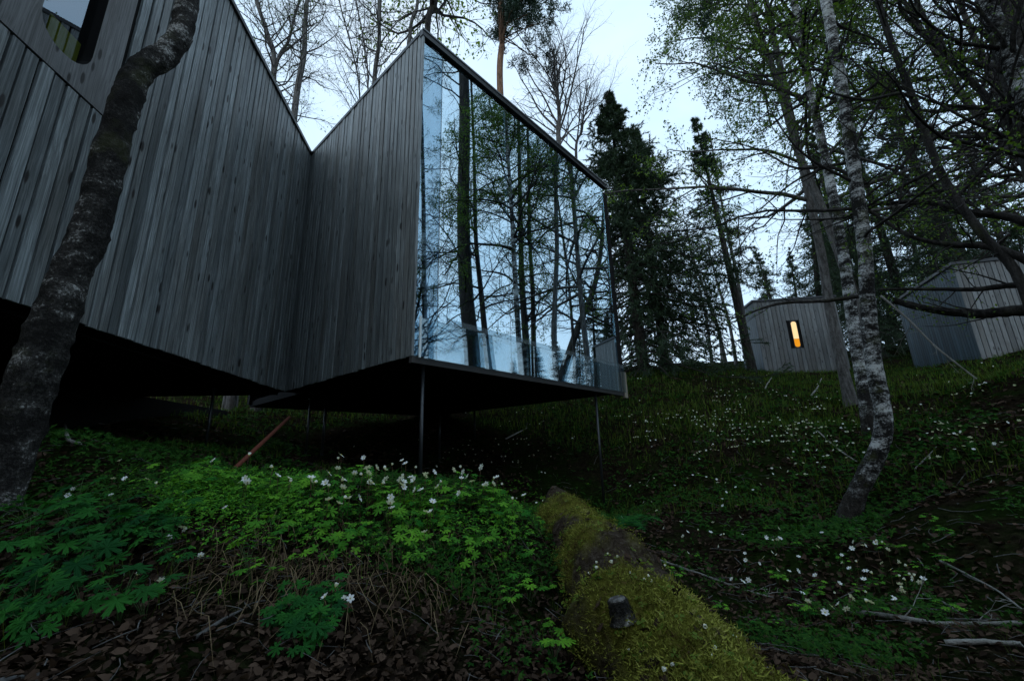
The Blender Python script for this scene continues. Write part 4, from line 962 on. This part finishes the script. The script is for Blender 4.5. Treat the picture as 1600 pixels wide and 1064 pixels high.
# low green leaves: three-part leaflets
def leaflets(n, r0, r1, size, thr, mt, nm, lb_, fs, grow=1., box_=None):
    if box_:
        h = hit(r.uniform(box_[0], box_[1], n), box_[2]+np.abs(r.normal(size=n))*box_[3]); h = h[~np.isnan(h[:, 0])]; x, y = h[:, 0]+r.normal(size=len(h))*.03, h[:, 1]+r.normal(size=len(h))*.03; d = np.hypot(x, y)+.6
    else: x, y, d = polar(n, r0, r1)
    f = fbm(np.column_stack([x, y, x*0+3])*fs); k = (f > thr+.12*np.clip((2.0-d)/.5, 0, 1)) & ~(under_house(x, y) & (r.random(len(x)) < .8)); x, y, d = x[k], y[k], d[k]
    n = len(x); z = ground(x, y); p = np.column_stack([x, y, z+.015+.05*r.random(n)]); sz = (size*r.uniform(.5, 1.25, n)*np.clip(d/2.5, .8, 2.4)**grow)[:, None]
    up = unit(np.array([0, -.25, 1.])+r.normal(size=(n, 3))*.4); a = unit(np.cross(up, r.normal(size=(n, 3)))); b_ = np.cross(up, a); Vs = []
    for th in (-1.15, 0, 1.15):
        d_ = a*math.cos(th)+b_*math.sin(th); e_ = -a*math.sin(th)+b_*math.cos(th)
        Vs += [p, p+d_*sz*.5+e_*sz*.26, p+d_*sz-up*sz*.12, p+d_*sz*.5-e_*sz*.26]
    V = np.stack(Vs, 1).reshape(-1, 3); tag(mesh_np(nm, V, [np.arange(n*12).reshape(-1, 4)], [mt]), lb_, 'ground cover', kind='stuff')
leaflets(84000, .9, 24, .017, .455, 'ground_leaf', 'ground_cover', 'low green leaves carpeting the slope', .9)
leaflets(12000, 0, 0, .011, .40, 'herb_leaf', 'bank_cover', 'small bright leaves knitting the bank crest together', 3., 1., (250, 840, 755, 48))
leaflets(26000, 1., 16, .012, .56, 'ground_leaf', 'ground_cover', 'finer dark leaves between the larger ones on the slope', 2.6)
# grass up the slope and straw hanging on the bank
def blades(n, r0, r1, ln, wd, mt, nm, lb_, thr, fs, droop, a0=-56, a1=56, sel=None):
    x, y, d = polar(n, r0, r1, a0, a1); k = fbm(np.column_stack([x, y, x*0+8])*fs) > thr
    if sel is not None: k &= sel(x, y)
    k &= ~under_house(x, y); x, y, d = x[k], y[k], d[k]; n = len(x); p = np.column_stack([x, y, ground(x, y)-.01]); az = r.random(n)*6.283
    o_ = np.column_stack([np.sin(az), np.cos(az), 0*az]); s = np.column_stack([np.cos(az), -np.sin(az), 0*az]); l_ = (ln*r.uniform(.5, 1.4, n))[:, None]; w_ = wd*np.clip(d/3, .8, 3.)[:, None]
    m1 = p+UPV*l_*.6+o_*l_*.15*(1+droop); m2 = p+UPV*l_*(1-.55*droop)+o_*l_*(.4+.4*droop)
    V = np.stack([p-s*w_, p+s*w_, m1+s*w_*.7, m1-s*w_*.7, m2], 1).reshape(-1, 3); b_ = np.arange(n)[:, None]*5
    tag(mesh_np(nm, V, [b_+np.array([[0, 1, 2, 3]]), b_+np.array([[3, 2, 4]])], [mt]), lb_, 'grass', kind='stuff')
blades(24000, 5, 26, .13, .0022, 'grass_blade', 'grass', 'thin grass growing up the slope below the cabins', .45, .6, .4)
blades(26000, 8., 22, .16, .002, 'crest_grass', 'crest_grass', 'paler yellow-green grass near the top of the slope', .42, .5, .5)
blades(2600, 1.2, 2.4, .08, .0009, 'grass_blade', 'bank_grass', 'fine green grass on the near bank', .5, 2., .5)
# fine dead twigs lying about
x, y, d = polar(1300, .95, 8); n_ = len(x); az = r.random(n_)*6.283; l_ = r.uniform(.02, .11, n_)*np.clip(d/2, .8, 2); t5 = np.linspace(0, 1, 4)[None]
bend = r.normal(size=(n_, 1))*.25; X_ = x[:, None]+np.sin(az)[:, None]*l_[:, None]*t5+np.cos(az)[:, None]*l_[:, None]*bend*t5**2; Y_ = y[:, None]+np.cos(az)[:, None]*l_[:, None]*t5-np.sin(az)[:, None]*l_[:, None]*bend*t5**2
Z_ = ground(X_.ravel(), Y_.ravel()).reshape(n_, 4)+.012+r.random((n_, 1))*.02; V, Q = tubes(np.stack([X_, Y_, Z_], -1), np.full((n_, 4), .0011)*np.clip(d/2, .8, 2)[:, None]*r.uniform(.6, 1.6, (n_, 1)), 3)
tag(mesh_np('dead_twigs', V, [Q], ['grey_bark']), 'fine dead twigs strewn over the forest floor', 'twigs', kind='stuff')
# straw: hanging from the lip of the bank
n_ = 420; px = np.concatenate([r.normal(440, 70, 230), r.normal(620, 90, 190)]); py = 900+r.normal(size=n_)*40; h = hit(px, py); h = h[~np.isnan(h[:, 0])]; n_ = len(h); Vs = []
d = unit(np.column_stack([r.normal(size=n_)*.8, -np.ones(n_), -.5+r.normal(size=n_)*.25])); l_ = r.uniform(.06, .2, (n_, 1)); s = unit(np.cross(d, UPV)); w_ = .0008
p0 = h+UPV*.035; p1 = p0+d*l_*.5+UPV*.016; p2 = p0+d*l_-UPV*l_*.35; g2 = ground(p2[:, 0], p2[:, 1]); p2[:, 2] = np.maximum(p2[:, 2], g2+.004); g1 = ground(p1[:, 0], p1[:, 1]); p1[:, 2] = np.maximum(p1[:, 2], g1+.01)
V = np.stack([p0-s*w_, p0+s*w_, p1+s*w_, p1-s*w_, p2], 1).reshape(-1, 3); b_ = np.arange(n_)[:, None]*5
tag(mesh_np('dry_grass', V, [b_+np.array([[0, 1, 2, 3]]), b_+np.array([[3, 2, 4]])], ['dry_grass']), 'straw-coloured dead grass hanging over the bank face', 'grass', kind='stuff')

# pale stone in the corner
bm = bmesh.new(); bmesh.ops.create_icosphere(bm, subdivisions=4, radius=.11)
for v in bm.verts:
    q_ = np.array([v.co]); v.co *= 1+.5*(float(fbm(q_*9+3)[0])-.5); v.co.z *= .55; v.co.x *= 1.4
me = bpy.data.meshes.new('stone'); bm.to_mesh(me); bm.free(); st_ = link('stone', me, None, ['stone']); h = hit(np.array([40.]), np.array([1062.]))[0]
st_.location = (h[0], h[1], h[2]-.05); tag(st_, 'pale grey stone in the bottom left corner', 'stone')

# far wooded hillside closing the view
aa = np.linspace(rad(-70), rad(85), 160); hh = 26+26*fbm(np.column_stack([aa*5, aa*0, aa*0]))
Vb = np.column_stack([330*np.sin(aa), 330*np.cos(aa), np.full(160, -15.)]); Vm = np.column_stack([380*np.sin(aa), 380*np.cos(aa), hh*.8]); Vt = np.column_stack([470*np.sin(aa), 470*np.cos(aa), hh*1.25])
i = np.arange(159)[:, None]; Q = np.concatenate([i+np.array([[0, 1, 161, 160]]), i+np.array([[160, 161, 321, 320]])])
mesh_np('hill', np.vstack([Vb, Vm, Vt]), [Q], ['far_woods'], smooth=True)['kind'] = 'structure'
